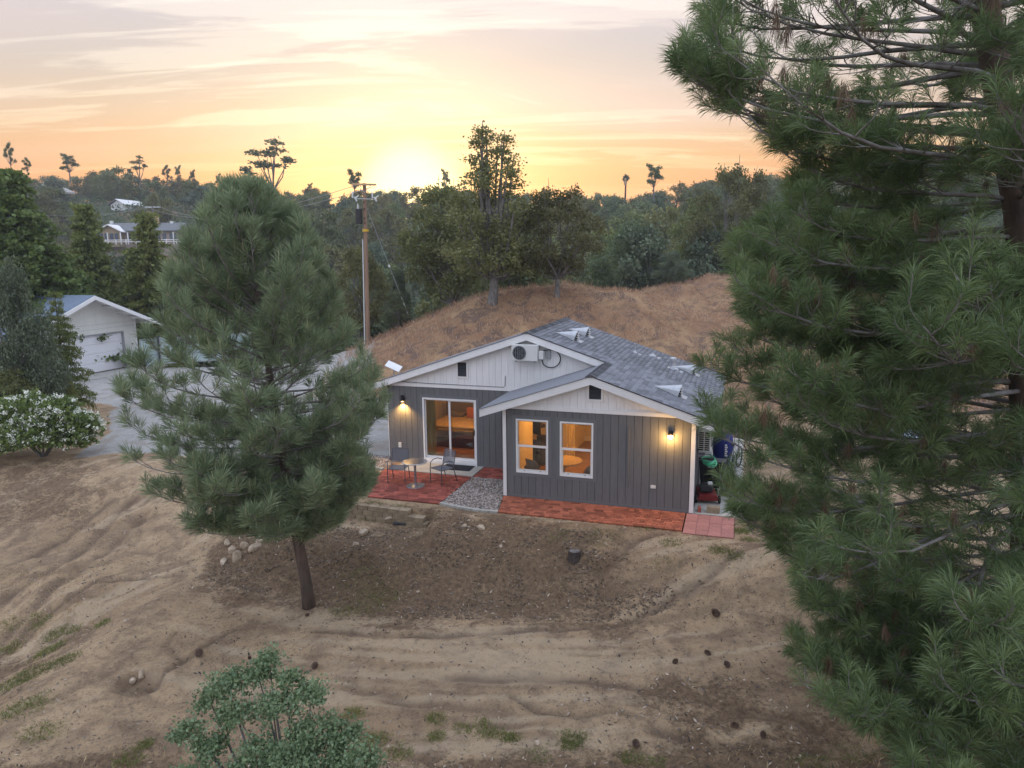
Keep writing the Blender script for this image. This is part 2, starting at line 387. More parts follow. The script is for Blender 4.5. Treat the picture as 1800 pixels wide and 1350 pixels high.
def gz(x, y, detail=True):
    x = np.asarray(x, float); y = np.asarray(y, float)
    top = np.interp(x, _tx, _ty); toe = np.interp(x, _bx, _by)
    wob = .35 * fbm(x * .5, x * .1 + 3, 5, 2)
    t = ss(0, 1, (y - toe - wob) / np.maximum(top - toe, .5))
    z = -.95 * (1 - t) - .07 * np.clip(13 - y, 0, 6)
    # the slope falling away at the lower left
    q = (-8.3 - x) + (y - 12) * .12 + .5 * fbm(x * .3, y * .3, 31, 3)
    z = z - .34 * np.clip(q, 0, 9) * ss(16.5, 13.5, y)
    # the bowl dug in the bank before the house
    z = z - .22 * np.exp(-((x - .2) / 2.4) ** 2 - ((y - 14.9) / .8) ** 2)
    # mounds behind the house
    A = 4.75 * np.exp(-np.abs((x - 2.8) / 10.8) ** 2.3 - ((y - 40) / np.where(y < 40, 7.6, 9)) ** 2)
    B = 4.45 * np.exp(-((x - 17) / 17) ** 2 - ((y - 59) / 7.5) ** 2)
    D_ = 1.6 * ss(8, 16, x) * ss(20, 34, y) * ss(70, 50, y)
    z = z + np.maximum(A, B) + .15 * np.minimum(A, B) + D_ * .5
    # valley and far hills
    z = z - 3.2 * ss(47, 70, y - np.clip(x, -10, 12) * .6)
    amp = np.interp(x, [-200, -110, -60, -20, 15, 60, 200], [26, 25, 23, 18.5, 17.5, 20, 24])
    h = amp * ss(72, 195, y + np.clip(x, 0, 40) * .7) + 2.6 * fbm(x / 26, y / 26, 77, 3) * ss(60, 110, y)
    z = z + h
    z = z - 22 * ss(240, 420, y) + 14 * ss(500, 1100, y)
    if detail:
        f = ss(26, 18, y)
        n = (fbm(x * .5, y * .5, 1, 3) * .06 + fbm(x * 5, y * 5, 2, 4) * .05) * f
        bank = np.exp(-((t - .45) / .42) ** 2) * ss(-7.8, -6, x) * f
        n = n + bank * (fbm(x * 2.6, y * 2.6, 9, 4) * .34 + fbm(x * 9, y * 9, 19, 2) * .05)
        n = n + ss(0, 2, q) * f * fbm(x * 2, y * 2, 44, 4) * .25
        m = np.clip((A + B) / 3, 0, 1)
        n = n + m * (fbm(x * .5, y * .5, 12, 4) * .75 + fbm(x * 2.6, y * 2.6, 22, 4) * .26)
        for w, dp, pts in RUTS:
            d = segd(x, y, pts); n = n - dp * np.exp(-(d / w) ** 2) + dp * .6 * np.exp(-((d - 1.9 * w) / (w * .8)) ** 2)
        d = np.hypot((x - HOLE.x) / 1.25, y - HOLE.y); n = n - .16 * ss(.38, .22, d) + .03 * np.exp(-((d - .45) / .12) ** 2)
        # keep the pads of the house, patio and drive flat
        lx, ly = to_house(x, y)
        pad = ss(-8.2, -7.2, lx) * ss(7.8, 7.0, lx) * ss(-1.75, -1.35, ly) * ss(9, 8.2, ly)
        z = z * (1 - pad) + n * (1 - pad)
        z = z - .045 * pad - .02
        # the step in front of the block wall
        wl = ss(-5.3, -5.0, lx) * ss(-1.15, -1.35, lx) * ss(-1.62, -1.72, ly) * ss(-4.3, -3.0, ly)
        z = np.minimum(z, z * (1 - wl) + (-.45) * wl)
    return z
def g1(x, y): return float(gz(np.array([x]), np.array([y]))[0])
def spaced(a, b, fine, n, far, grow):
    xs = list(np.arange(a, b, fine)); s = fine; x = b
    while x < far: xs.append(x); s *= grow; x += s
    xs.append(far)
    return xs
xp = spaced(0, 9.5, .068, 0, 700, 1.10); xm = spaced(0, 12.5, .068, 0, 700, 1.10)
xs = np.array([-v for v in xm[::-1]][:-1] + xp)
ys = np.array(sorted(set([-80, -40, -20, -10, -4, 0, 3, 5, 6.5, 7.5] + list(np.arange(8.2, 19.6, .068)) + list(np.arange(19.6, 47, .2)) + list(np.arange(47, 70, .7)) + list(np.arange(70, 240, 2.2)) + list(np.geomspace(242, 1600, 26)))))
XX, YY = np.meshgrid(xs, ys); ZZ = gz(XX, YY)
nx_, ny_ = len(xs), len(ys)
idx = np.arange(nx_ * ny_).reshape(ny_, nx_)
F = np.stack([idx[:-1, :-1], idx[:-1, 1:], idx[1:, 1:], idx[1:, :-1]], -1).reshape(-1, 4)
V = np.stack([XX, YY, ZZ], -1).reshape(-1, 3)
# ground material -------------------------------------------------
m = bpy.data.materials.new('ground'); m.use_nodes = True; q = G(m.node_tree); b = m.node_tree.nodes['Principled BSDF']
b.inputs['Roughness'].default_value = .95; b.inputs['Specular IOR Level'].default_value = .15
pos = q.n('ShaderNodeNewGeometry').outputs['Position']
def at_(n): return q.n('ShaderNodeAttribute', attribute_name=n).outputs['Fac']
nb = q.noise(pos, .35, 4, .6); nm = q.noise(pos, 1.7, 5, .65, .4); nf = q.noise(pos, 11, 8, .78); ng = q.noise(pos, 60, 3, .7)
dirt = q.mix(q.mr(nb, .35, .65), (.53, .385, .240), (.38, .268, .165))
dirt = q.mix(q.m('MULTIPLY', q.mr(nm, .42, .66), .75), dirt, (.225, .155, .105))
dirt = q.mix(q.m('MULTIPLY', q.mr(nf, .51, .64), .7), dirt, (.17, .115, .078))
n25 = q.noise(pos, 27, 4, .75)
dirt = q.mix(q.m('MULTIPLY', q.mr(n25, .54, .66), .55), dirt, (.15, .10, .07))
dirt = q.mix(q.m('MULTIPLY', q.mr(ng, .56, .68), .6), dirt, (.62, .50, .37))
dirt = q.mix(q.m('MULTIPLY', at_('track'), .48), dirt, (.20, .140, .095)); dirt = q.mix(q.m('MULTIPLY', at_('pale'), .5), dirt, (.60, .475, .33))
dirt = q.mix(q.m('MULTIPLY', at_('rut'), .7), dirt, (.145, .10, .075))
bank = q.mix(q.mr(nf, .35, .65), (.255, .170, .105), (.115, .080, .052))
bank = q.mix(q.m('MULTIPLY', q.mr(nm, .55, .7), .6), bank, (.25, .17, .11))
bank = q.mix(q.m('MULTIPLY', q.mr(ng, .6, .75), .6), bank, (.38, .31, .24))
nmix = q.m('ADD', q.m('MULTIPLY', q.m('SUBTRACT', nf, .5), 1.3), q.m('MULTIPLY', q.m('SUBTRACT', nm, .5), 1.8))
s1 = q.mix(q.m('MULTIPLY', q.mr(q.m('ADD', at_('bank'), nmix), .15, .85), .92), dirt, bank)
mo = q.mix(q.mr(nb, .38, .62), (.42, .275, .155), (.30, .175, .105))
mo = q.mix(q.m('MULTIPLY', q.mr(nm, .45, .65), .8), mo, (.19, .125, .085))
mo = q.mix(q.m('MULTIPLY', q.mr(nf, .5, .7), .5), mo, (.46, .34, .21)); mo = q.mix(q.m('MULTIPLY', q.mr(q.noise(pos, .8, 5, .7, 1.0), .50, .62), .75), mo, (.13, .095, .085))
s1 = q.mix(q.mr(q.m('ADD', at_('mound'), q.m('MULTIPLY', q.m('SUBTRACT', nm, .5), .5)), .3, .7), s1, mo)
gr = q.mix(q.mr(nm, .35, .7), (.54, .53, .51), (.42, .41, .395)); gr = q.mix(q.mr(ng, .45, .6), gr, (.27, .26, .25)); gr = q.mix(q.m('MULTIPLY', q.mr(q.noise(pos, .5, 4, .6, 1.5), .5, .62), .5), gr, (.30, .255, .20))
s1 = q.mix(q.mr(q.m('ADD', at_('gravel'), q.m('MULTIPLY', q.m('SUBTRACT', nf, .5), .8)), .4, .6), s1, gr)
hi = q.mix(q.mr(q.noise(pos, .06, 4, .6), .34, .50), (.24, .17, .10), (.075, .085, .045)); hi = q.mix(q.mr(nm, .55, .7), hi, (.16, .13, .08))
s1 = q.mix(at_('hill'), s1, hi)
q.l(s1, b.inputs['Base Color'])
hh = q.m('ADD', q.m('MULTIPLY', nf, 1.0), q.m('MULTIPLY', ng, .35))
bn = q.n('ShaderNodeBump'); bn.inputs['Strength'].default_value = .9; bn.inputs['Distance'].default_value = .09; q.l(hh, bn.inputs['Height']); q.l(bn.outputs[0], b.inputs['Normal'])
K['ground'] = m
me = np_mesh('ground', V, F, K['ground'], smooth=True)
def attr(n, a): at2 = me.attributes.new(n, 'FLOAT', 'POINT'); at2.data.foreach_set('value', np.clip(a, 0, 1).astype(np.float32).ravel())
# gravel yard
def poly_mask(x, y, P, soft):
    inside = np.zeros(x.shape, bool); n = len(P)
    for i in range(n):
        (x1, y1), (x2, y2) = P[i], P[(i + 1) % n]
        c = ((y1 > y) != (y2 > y)) & (x < (x2 - x1) * (y - y1) / (y2 - y1 + 1e-12) + x1); inside ^= c
    d = segd(x, y, list(P) + [P[0]])
    return ss(-soft, soft, np.where(inside, d, -d))
GP = [tuple(at(*p, 0))[:2] for p in ((120, 806), (200, 796), (285, 797), (420, 812), (560, 815), (640, 812), (684, 806))] + [tuple(HW(-4.8, 7.5))[:2], (-6.5, 31), (-7.5, 40), (-9, 47), (-21, 47), (-23.0, 44), (-25.6, 36.5), (-25, 33)] + [tuple(at(*p, 0))[:2] for p in ((150, 705), (195, 715), (190, 760))]
near = (YY > 15) & (YY < 55) & (XX < 6)
GM = np.zeros_like(XX); wx = XX + .8 * fbm(XX * .6, YY * .6, 61, 3); wy = YY + .8 * fbm(XX * .6 + 9, YY * .6, 62, 3)
GM[near] = poly_mask(wx[near], wy[near], GP, .35)
attr('gravel', GM)
A_ = np.exp(-((XX - 2.5) / 11.5) ** 2 - ((YY - 40) / np.where(YY < 40, 8.5, 12)) ** 2) + np.exp(-((XX - 18) / 19) ** 2 - ((YY - 56) / 16) ** 2)
attr('mound', ss(.10, .32, A_) + ss(24, 30, YY) * ss(6, 9, XX) * .9 + ss(26, 30, YY) * ss(-9, -6, XX) * .5)
top = np.interp(XX, _tx, _ty); toe = np.interp(XX, _bx, _by); wob = .35 * fbm(XX * .5, XX * .1 + 3, 5, 2)
t = (YY - toe - wob) / np.maximum(top - toe, .5)
bk = ss(3.6, .9, XX + 1.6 * fbm(XX * .6, YY * .9, 171, 3)) * ss(-.35, .25, t + .5 * fbm(XX * .8, YY * .8, 71, 4)) * ss(1.35, .65, t + .5 * fbm(XX * .7, YY * .7, 73, 3)) * ss(-7.9, -7.2, XX + .5 * fbm(XX, YY, 74, 2))
bk = np.maximum(bk, .75 * ss(12.3, 11.5, YY + 1.5 * fbm(XX * .7, YY * .5, 75, 3)) * ss(1.2, 2.6, XX + 2 * fbm(XX * .5, YY * .5, 79, 2)) * ss(.0, .25, fbm(XX * .9, YY * .9, 76, 3) + .12))
bk = np.maximum(bk, ss(10.6, 9.6, YY + .8 * fbm(XX * .8, YY, 78, 3)))
bk = np.maximum(bk, .75 * ss(-10.5, -13.5, XX + (YY - 20) * .45 + 2 * fbm(XX * .5, YY * .5, 80, 3)) * ss(24, 22, YY) * ss(18.3, 20, YY))
q2 = (-8.3 - XX) + (YY - 12) * .12; bk = np.maximum(bk, .62 * ss(.0, 1.5, q2) * ss(15, 13.6, YY))
attr('bank', bk * (YY < 26) * (1 - GM))
rt_ = np.zeros_like(XX)
for w, dp, pts in RUTS: rt_ = np.maximum(rt_, np.exp(-(segd(XX, YY, pts) / (w * .9)) ** 2) * (.4 + .9 * vn(XX * 3, YY * 3, 91)))
rt_ = np.maximum(rt_, np.exp(-(np.hypot((XX - HOLE.x) / 1.3, YY - HOLE.y) / .3) ** 4) * .7)
attr('rut', rt_)
fg_ = (YY < 26) & (YY > 7) & (np.abs(XX) < 16)
rad_ = np.hypot(XX, YY - 32); ang_ = np.arctan2(XX, 32 - YY)
c1_ = fbm(rad_ * 2.4, ang_ * 4.0, 201, 4); c1b = fbm(rad_ * 7, ang_ * 9.0, 203, 3); c2_ = fbm((-.73 * XX + .68 * YY) * 2.2, (.68 * XX + .73 * YY) * .22, 202, 4); c2b = fbm((-.73 * XX + .68 * YY) * 6, (.68 * XX + .73 * YY) * .5, 204, 3)
bl_ = ss(-6.5, -8.5, XX); cc_ = (c1_ + .6 * c1b) * (1 - bl_) + (c2_ + .6 * c2b) * bl_; pt_m = ss(-.12, .1, fbm(XX * .35, YY * .5, 205, 2))
attr('track', ss(.06, .22, cc_) * fg_ * (.35 + .65 * pt_m)); attr('pale', ss(-.08, -.22, cc_) * fg_)
attr('hill', ss(62, 78, YY))
ground = link('ground', me); tag(ground, kind='structure')

# ================================================================ HOUSE
D, XL, XM, ZM, XW, P_, ZW, WD, REAR = 2.394, -4.72, .009, 4.227, 2.431, .335, 3.415, 5.043, 7.0
OY, ER, EL = .217, .55, .56
def roofz(x): return ZM - P_ * (x - XM) if x > XM else ZM - P_ * (XM - x)
def wingz(x): return ZW - P_ * (XW - x) if x < XW else ZW - P_ * (x - XW)
house = empty('house', (HX, HY, 0), HR, 'small grey cottage with white gables, white trim and a grey shingle roof', 'house')
def wallparts(name, mat_, X0, X1, zb, zt, Y0, Y1, opens, pitch=None, gap=0, parent=house, breaks=()):
    """vertical pieces of wall between zb(x) and zt(x), cut round the openings (x0,x1,z0,z1)"""
    xs_ = [X0]
    if pitch:
        k = X0 + pitch
        while k < X1 - .05: xs_.append(k); k += pitch
    else: xs_ += [v for o in opens for v in o[:2]]
    xs_ += [b_ for b_ in breaks if not pitch]
    xs_.append(X1); xs_ = sorted(set(xs_)); mbw = MB()
    for a, c in zip(xs_[:-1], xs_[1:]):
        a2, c2 = a + gap / 2, c - gap / 2
        subs = [a2] + [v for o in opens for v in o[:2] if a2 + .004 < v < c2 - .004 and pitch] + [c2]
        if pitch and a2 < XM < c2 and callable(zt): subs.append(XM)
        subs = sorted(subs)
        for s0, s1 in zip(subs[:-1], subs[1:]):
            if s1 - s0 < .012: continue
            mid = (s0 + s1) / 2; segs = [(zb(s0), zb(s1), zt(s0), zt(s1))]
            for o in opens:
                if o[0] - 1e-3 <= mid <= o[1] + 1e-3:
                    new = []
                    for (b0, b1, t0, t1) in segs:
                        if o[2] > b0 + .02: new.append((b0, b1, o[2], o[2]))
                        if min(t0, t1) > o[3] + .01: new.append((o[3], o[3], t0, t1))
                    segs = new
            for (b0, b1, t0, t1) in segs:
                if max(t0 - b0, t1 - b1) < .02: continue
                t0 = max(t0, b0 + .002); t1 = max(t1, b1 + .002)
                if pitch:
                    MB().prism([(s0, b0), (s1, b1), (s1, t1), (s0, t0)], Y0, Y1).build(name, mat_, parent)
                else: mbw.prism([(s0, b0), (s1, b1), (s1, t1), (s0, t0)], Y0, Y1)
    if not pitch: mbw.build(name, mat_, parent)
WX = [(.355, 1.255), (1.577, 2.477)]; WZ = (.66, 2.16)
cst = .095
wo = [(a - cst, b_ + cst, WZ[0] - cst, WZ[1] + cst) for a, b_ in WX]
DX = (-3.508, -1.688); DZ = (.06, 2.09)
do = [(DX[0] - cst, DX[1] + cst, -.1, DZ[1] + cst)]
ZT = 2.43
zc_ = lambda c: (lambda x: c)
PITCHB = .203
# boards sit at y=-.014..0; wall core behind
wallparts('siding_board', K['grey_board'], .09, WD - .09, zc_(-.045), zc_(ZT + .01), -.014, 0, wo, PITCHB, .010)
wallparts('siding_board', K['grey_board'], XL + .0, 0, zc_(-.045), zc_(ZT + .01), D - .014, D, do, PITCHB, .010)
wv = (2.355, 2.675, 2.80, 3.19); mv = (-2.27, -1.98, 2.82, 3.26)
wallparts('gable_board', K['white_board'], .02, WD - .02, zc_(ZT + .02), lambda x: wingz(x) - .05, -.014, 0, [(wv[0] - .06, wv[1] + .06, wv[2] - .06, wv[3] + .3)], PITCHB, .006)
wallparts('gable_board', K['white_board'], XL + .02, XW, lambda x: max(ZT + .02, wingz(x) - .3 if x > -.6 else 0), lambda x: roofz(x) - .05, D - .014, D, [(mv[0] - .06, mv[1] + .06, mv[2] - .06, mv[3] + .06)], PITCHB, .006)
wi = [(a, b_, WZ[0], WZ[1]) for a, b_ in WX]; di = [(DX[0], DX[1], -.2, DZ[1])]
wallparts('wall', K['groove'], .0, WD, zc_(-.3), zc_(ZT), .001, .11, wi)
wallparts('wall', K['white_board'], .0, WD, zc_(ZT), lambda x: wingz(x) - .04, .001, .11, [], breaks=(XW,))
wallparts('wall', K['groove'], XL, 0, zc_(-.3), zc_(ZT), D + .001, D + .11, di)
wallparts('wall', K['white_board'], XL, 0, zc_(ZT), lambda x: roofz(x) - .04, D + .001, D + .11, [], breaks=(XM,))
MB().prism([(0.001, 2.0), (XW, 2.0), (XW, roofz(XW) - .04), (XM, ZM - .04), (0.001, roofz(.001) - .04)], D + .001, D + .11).build('wall', K['white_board'], house)
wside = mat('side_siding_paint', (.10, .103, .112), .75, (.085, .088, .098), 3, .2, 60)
MB().box(WD - .001, WD + .014, .0, REAR, -.045, 2.5).build('wall', wside, house)
MB().box(WD - .11, WD - .002, .112, REAR, -.3, 2.5).build('wall', K['cream'], house)
MB().box(XL, XL + .11, D + .112, REAR, -.3, 2.55).build('wall', K['cream'], house)
MB().box(XL - .014, XL - .001, D, REAR, -.045, 2.55).build('wall', wside, house)
MB().box(XL, WD, REAR, REAR + .12, -.3, 2.5).build('wall', wside, house)
MB().prism([(XL, 2.5), (WD, 2.5), (WD, roofz(WD) - .04), (XM, ZM - .04), (XL, roofz(XL) - .04)], REAR, REAR + .12).build('wall', K['white_board'], house)
MB().box(0, .11, .112, D, -.3, 2.5).build('wall', K['cream'], house)
MB().box(-.014, -.001, 0, D - .016, -.045, 2.5).build('wall', wside, house)
# skirting, trims
MB().box(-.01, WD + .02, -.020, -.0145, -.06, .03).build('skirting', K['grey_trim'], house)
MB().box(XL, -.016, D - .020, D - .0145, -.06, .03).build('skirting', K['grey_trim'], house)
MB().box(.0, WD, -.034, -.015, ZT, ZT + .095).build('trim_board', K['white'], house)
MB().box(XL, 0, D - .034, D - .015, ZT, ZT + .095).build('trim_board', K['white'], house)
def raked(x0, x1, f0, z_off, h, y0, y1, name='trim_board', m_=K['white']):
    MB().prism([(x0, f0(x0) - z_off - h), (x1, f0(x1) - z_off - h), (x1, f0(x1) - z_off), (x0, f0(x0) - z_off)], y0, y1).build(name, m_, house)
raked(-.38, XW - .25, wingz, -.02, .10, D - .034, D - .015)
for x0, x1, y0, y1 in ((-.02, .075, -.036, -.012), (WD - .075, WD + .03, -.036, -.012)): MB().box(x0, x1, y0, y1, -.03, wingz(x0) - .02).build('corner_trim', K['white'], house)
MB().box(WD + .0145, WD + .03, -.0115, .09, -.03, 2.45).build('corner_trim', K['white'], house)
MB().box(XL - .03, XL - .0145, D - .012, D + .09, .05, 2.5).build('corner_trim', K['white'], house)
# fascia boards (proud of everything), barge apexes split as two boards
FH = .207
def fascia(x0, x1, f, y, name='fascia_board'): MB().prism([(x0, f(x0) - FH), (x1, f(x1) - FH), (x1, f(x1)), (x0, f(x0))], y, y + .03).build(name, K['white'], house)
fascia(-EL - .06, XW, wingz, -OY); fascia(XW + .001, WD + ER, wingz, -OY)
fascia(XL - EL, XM, roofz, D - OY); fascia(XM + .001, XW - .02, roofz, D - OY)
fascia(XL - EL, XM, roofz, REAR + OY - .03); fascia(XM + .001, WD + ER, roofz, REAR + OY - .03)
ze = wingz(WD + ER)
MB().box(WD + ER - .03, WD + ER - .001, -OY + .031, REAR + OY - .031, ze - FH + .03, ze + .002).build('eave_board', K['white'], house)
ze = roofz(XL - EL)
MB().box(XL - EL + .001, XL - EL + .03, D - OY + .031, REAR + OY - .031, ze - FH + .03, ze + .002).build('eave_board', K['white'], house)
ze = wingz(-EL - .06)
MB().box(-EL - .059, -EL - .03, -OY + .031, D - .016, ze - FH + .03, ze + .002).build('eave_board', K['white'], house)
# roof: deck slabs, soffits
roof = empty('roof', (0, 0, 0)); roof.parent = house
def slab(x0, x1, f, y0, y1, th, off, name, m_, par=roof): MB().prism([(x0, f(x0) + off - th), (x1, f(x1) + off - th), (x1, f(x1) + off), (x0, f(x0) + off)], y0, y1).build(name, m_, par)
slab(XL - EL - .015, XM, roofz, D - OY - .015, REAR + OY + .015, .02, .022, 'roof_deck', K['shingle'])
slab(XM + .001, XW, roofz, D - OY - .015, REAR + OY + .015, .02, .022, 'roof_deck', K['roof_dark'])
slab(XW + .001, WD + ER + .015, roofz, -OY - .015, REAR + OY + .015, .02, .022, 'roof_deck', K['roof_dark'])
slab(-EL - .075, XW, wingz, -OY - .015, D - .016, .02, .022, 'roof_deck', K['shingle'])
slab(XL - EL + .03, XM, roofz, D - OY + .03, REAR + OY - .03, .03, -.001, 'soffit', K['white'])
slab(XM, WD + ER - .03, roofz, D + .12, REAR + OY - .03, .03, -.001, 'soffit', K['white'])
slab(XW, WD + ER - .03, wingz, -OY + .03, D + .11, .03, -.001, 'soffit', K['white'])
slab(-EL, XW, wingz, -OY + .03, D - .02, .03, -.001, 'soffit', K['white'])
# shingles of the right slope: one tab each; the nearest 300 single, the rest joined
cosr = 1 / math.hypot(1, P_); sinr = P_ * cosr; EXPO, TW = .145, .33
tabs = []
L_all = (WD + ER + .02 - XM) / cosr
nrow = int(L_all / EXPO)
rs = random.Random(3)
for r_ in range(nrow + 1):
    s1 = L_all - r_ * EXPO; s0 = max(s1 - EXPO - .03, 0)
    x_mid = XM + (s0 + s1) / 2 * cosr
    ya = (D - OY - .02) if x_mid < XW + .02 else (-OY - .02)
    yb = REAR + OY + .02; y = ya - (.5 * TW if r_ % 2 else 0) - rs.uniform(0, .08)
    while y < yb:
        y0 = max(y, ya) + .003; y1 = min(y + TW, yb) - .003
        if y1 - y0 > .04: tabs.append((s0, s1, y0, y1, r_))
        y += TW
def tab_pts(s0, s1, y0, y1, lift):
    o = []
    for s, h0, h1 in ((s0, .023, .026), (s1, .026 + lift, .037 + lift)):
        for y in (y0, y1):
            for h in (h0, h1):
                o.append((XM + s * cosr + h * sinr, y, ZM - s * sinr + h * cosr))
    return o
TF = [(0, 2, 6, 4), (1, 5, 7, 3), (4, 6, 7, 5), (0, 4, 5, 1), (2, 3, 7, 6), (0, 1, 3, 2)]
def key(t_):
    w = HW(XM + t_[1] * cosr, (t_[2] + t_[3]) / 2, 3); return w.length
tabs.sort(key=key)
protos = {}
for i, (s0, s1, y0, y1, r_) in enumerate(tabs[:297]):
    k = (round(s1 - s0, 3), round(y1 - y0, 3))
    if k not in protos:
        V_ = np.array(tab_pts(0, s1 - s0, 0, y1 - y0, .0)); V_ -= np.array([XM, 0, ZM])
        b_ = MB().add([tuple(v) for v in V_], TF); protos[k] = None
        o = b_.build('shingle', K['shingle'], roof); protos[k] = o.data
    else: o = link('shingle', protos[k], roof)
    o.location = (XM + s0 * cosr + rs.uniform(0, .002) * sinr, y0, ZM - s0 * sinr + rs.uniform(0, .002))
rest = MB(); vr = []
for (s0, s1, y0, y1, r_) in tabs[297:]:
    rest.add(tab_pts(s0, s1, y0, y1, rs.uniform(0, .002)), TF); vr += [rs.random()] * 8
o = np_mesh('shingle', rest.v, rest.f, K['shingle'], vr); ob = link('shingle', o, roof); tag(ob, kind='stuff')
def caps(x, z, y0, y1, n):
    for i in range(n):
        a = y0 + (y1 - y0) * i / n; b_ = y0 + (y1 - y0) * (i + 1.25) / n; h = .028; hw = .15
        V_ = []
        for y, e in ((a, .012), (b_, .0)):
            V_ += [(x - hw, y, z - hw * P_ + h + e), (x, y, z + h + .012 + e), (x + hw, y, z - hw * P_ + h + e), (x - hw, y, z - hw * P_ + h - .008), (x + hw, y, z - hw * P_ + h - .008)]
        MB().add(V_, [(0, 1, 6, 5), (1, 2, 7, 6), (0, 3, 4, 2, 1), (5, 6, 7, 9, 8), (0, 5, 8, 3), (2, 4, 9, 7)]).build('ridge_cap', K['ridge'], roof)
caps(XM, ZM + .012, D - OY - .02, REAR + OY, 27); caps(XW, ZW + .012, -OY - .02, D - OY - .06, 13)
# gable vents
def vent(x0, x1, z0, z1, y, slats=True):
    v_ = empty('gable_vent', (0, 0, 0)); v_.parent = house
    f_ = MB(); w = .055
    f_.box(x0 - w, x0, y - .03, y - .002, z0 - w, z1 + w); f_.box(x1, x1 + w, y - .03, y - .002, z0 - w, z1 + w); f_.box(x0, x1, y - .03, y - .002, z0 - w, z0); f_.box(x0, x1, y - .03, y - .002, z1, z1 + w)
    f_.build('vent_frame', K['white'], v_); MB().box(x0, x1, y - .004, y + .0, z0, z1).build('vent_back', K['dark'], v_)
    n = 9
    for i in range(n):
        z = z0 + (z1 - z0) * (i + .5) / n
        MB().add([(x0, y - .006, z + .018), (x1, y - .006, z + .018), (x1, y - .024, z - .004), (x0, y - .024, z - .004), (x0, y - .006, z + .012), (x1, y - .006, z + .012), (x1, y - .024, z - .010), (x0, y - .024, z - .010)], [(0, 1, 2, 3), (7, 6, 5, 4), (0, 3, 7, 4), (1, 5, 6, 2), (2, 6, 7, 3), (0, 4, 5, 1)]).build('slat', K['fan'], v_)
vent(wv[0], wv[1], wv[2], wv[3], -.014); vent(mv[0], mv[1], mv[2], mv[3], D - .014)
# windows
def window(x0, x1, z0, z1, y):
    w_ = empty('window', (0, 0, 0)); w_.parent = house
    f_ = MB(); t = .045
    for a in ((x0, x0 + t, z0, z1), (x1 - t, x1, z0, z1), (x0 + t, x1 - t, z1 - t, z1), (x0 + t, x1 - t, z0, z0 + t)): f_.box(a[0], a[1], y - .035, y + .05, a[2], a[3])
    f_.build('frame', K['white'], w_, bevel=.003)
    zm_ = (z0 + z1) / 2
    MB().box(x0 + t, x1 - t, y - .005, y + .035, zm_ - .03, zm_ + .03).build('meeting_rail', K['white'], w_, bevel=.003)
    s_ = MB(); u = .035
    for a in ((x0 + t, x0 + t + u, z0 + t, zm_ - .03), (x1 - t - u, x1 - t, z0 + t, zm_ - .03), (x0 + t + u, x1 - t - u, z0 + t, z0 + t + .05)): s_.box(a[0], a[1], y + .012, y + .045, a[2], a[3])
    s_.build('sash', K['ac'], w_, bevel=.003)
    s_ = MB()
    for a in ((x0 + t, x0 + t + .02, zm_ + .03, z1 - t), (x1 - t - .02, x1 - t, zm_ + .03, z1 - t), (x0 + t + .02, x1 - t - .02, z1 - t - .02, z1 - t)): s_.box(a[0], a[1], y + .0, y + .03, a[2], a[3])
    s_.build('sash', K['grey_metal'], w_)
    MB().box(x0 + t, x1 - t, y + .018, y + .022, zm_ + .03, z1 - t).build('pane', K['glass'], w_)
    MB().box(x0 + t + u, x1 - t - u, y + .030, y + .034, z0 + t + .05, zm_ - .03).build('pane', K['glass'], w_)
    for fx in (.25, .75): MB().box(x0 + (x1 - x0) * fx - .02, x0 + (x1 - x0) * fx + .02, y + .004, y + .011, z0 + t + .008, z0 + t + .022).build('latch', K['black'], w_)
    c_ = MB()
    for a in ((x0 - cst, x0, z0 - cst, z1 + cst), (x1, x1 + cst, z0 - cst, z1 + cst), (x0, x1, z1, z1 + cst), (x0, x1, z0 - cst, z0)): c_.box(a[0], a[1], y - .024, y + .0, a[2], a[3])
    c_.build('casing', K['grey_trim'], w_)
for a, b_ in WX: window(a, b_, WZ[0], WZ[1], 0)
# sliding door
sd_ = empty('sliding_door', (0, 0, 0)); sd_.parent = house
x0, x1 = DX; z0, z1 = DZ; f_ = MB(); y = D; t = .05
for a in ((x0, x0 + t, z0, z1), (x1 - t, x1, z0, z1), (x0 + t, x1 - t, z1 - t, z1), (x0 + t, x1 - t, z0, z0 + .06)): f_.box(a[0], a[1], y - .035, y + .08, a[2], a[3])
f_.build('frame', K['white'], sd_, bevel=.003)
MB().box(x0, x1, y - .06, y + .1, z0 - .12, z0 - .001).build('sill', K['white'], sd_)
xm_ = (x0 + x1) / 2 - .03
for k, (a, b_, yy) in enumerate(((x0 + t, xm_ + .04, y + .045), (xm_, x1 - t, y + .01))):
    s_ = MB()
    for c in ((a, a + .06 if k else a + .035, z0 + .06, z1 - t), (b_ - (.045 if k else .06), b_, z0 + .06, z1 - t), (a + .02, b_ - .02, z1 - t - .04, z1 - t - .001), (a + .02, b_ - .02, z0 + .061, z0 + .13)): s_.box(c[0], c[1], yy, yy + .03, c[2], c[3])
    s_.build('door_panel', K['white'], sd_, bevel=.002)
    MB().box(a + .03, b_ - .03, yy + .013, yy + .017, z0 + .13, z1 - t - .04).build('pane', K['glass'], sd_)
MB().box(x1 - .085, x1 - .06, y - .012, y + .0085, .95, 1.13).build('handle', K['black'], sd_)
c_ = MB()
for a in ((x0 - cst, x0, 0, z1 + cst), (x1, x1 + cst, 0, z1 + cst), (x0, x1, z1, z1 + cst)): c_.box(a[0], a[1], y - .024, y, a[2], a[3])
c_.build('casing', K['grey_trim'], sd_)
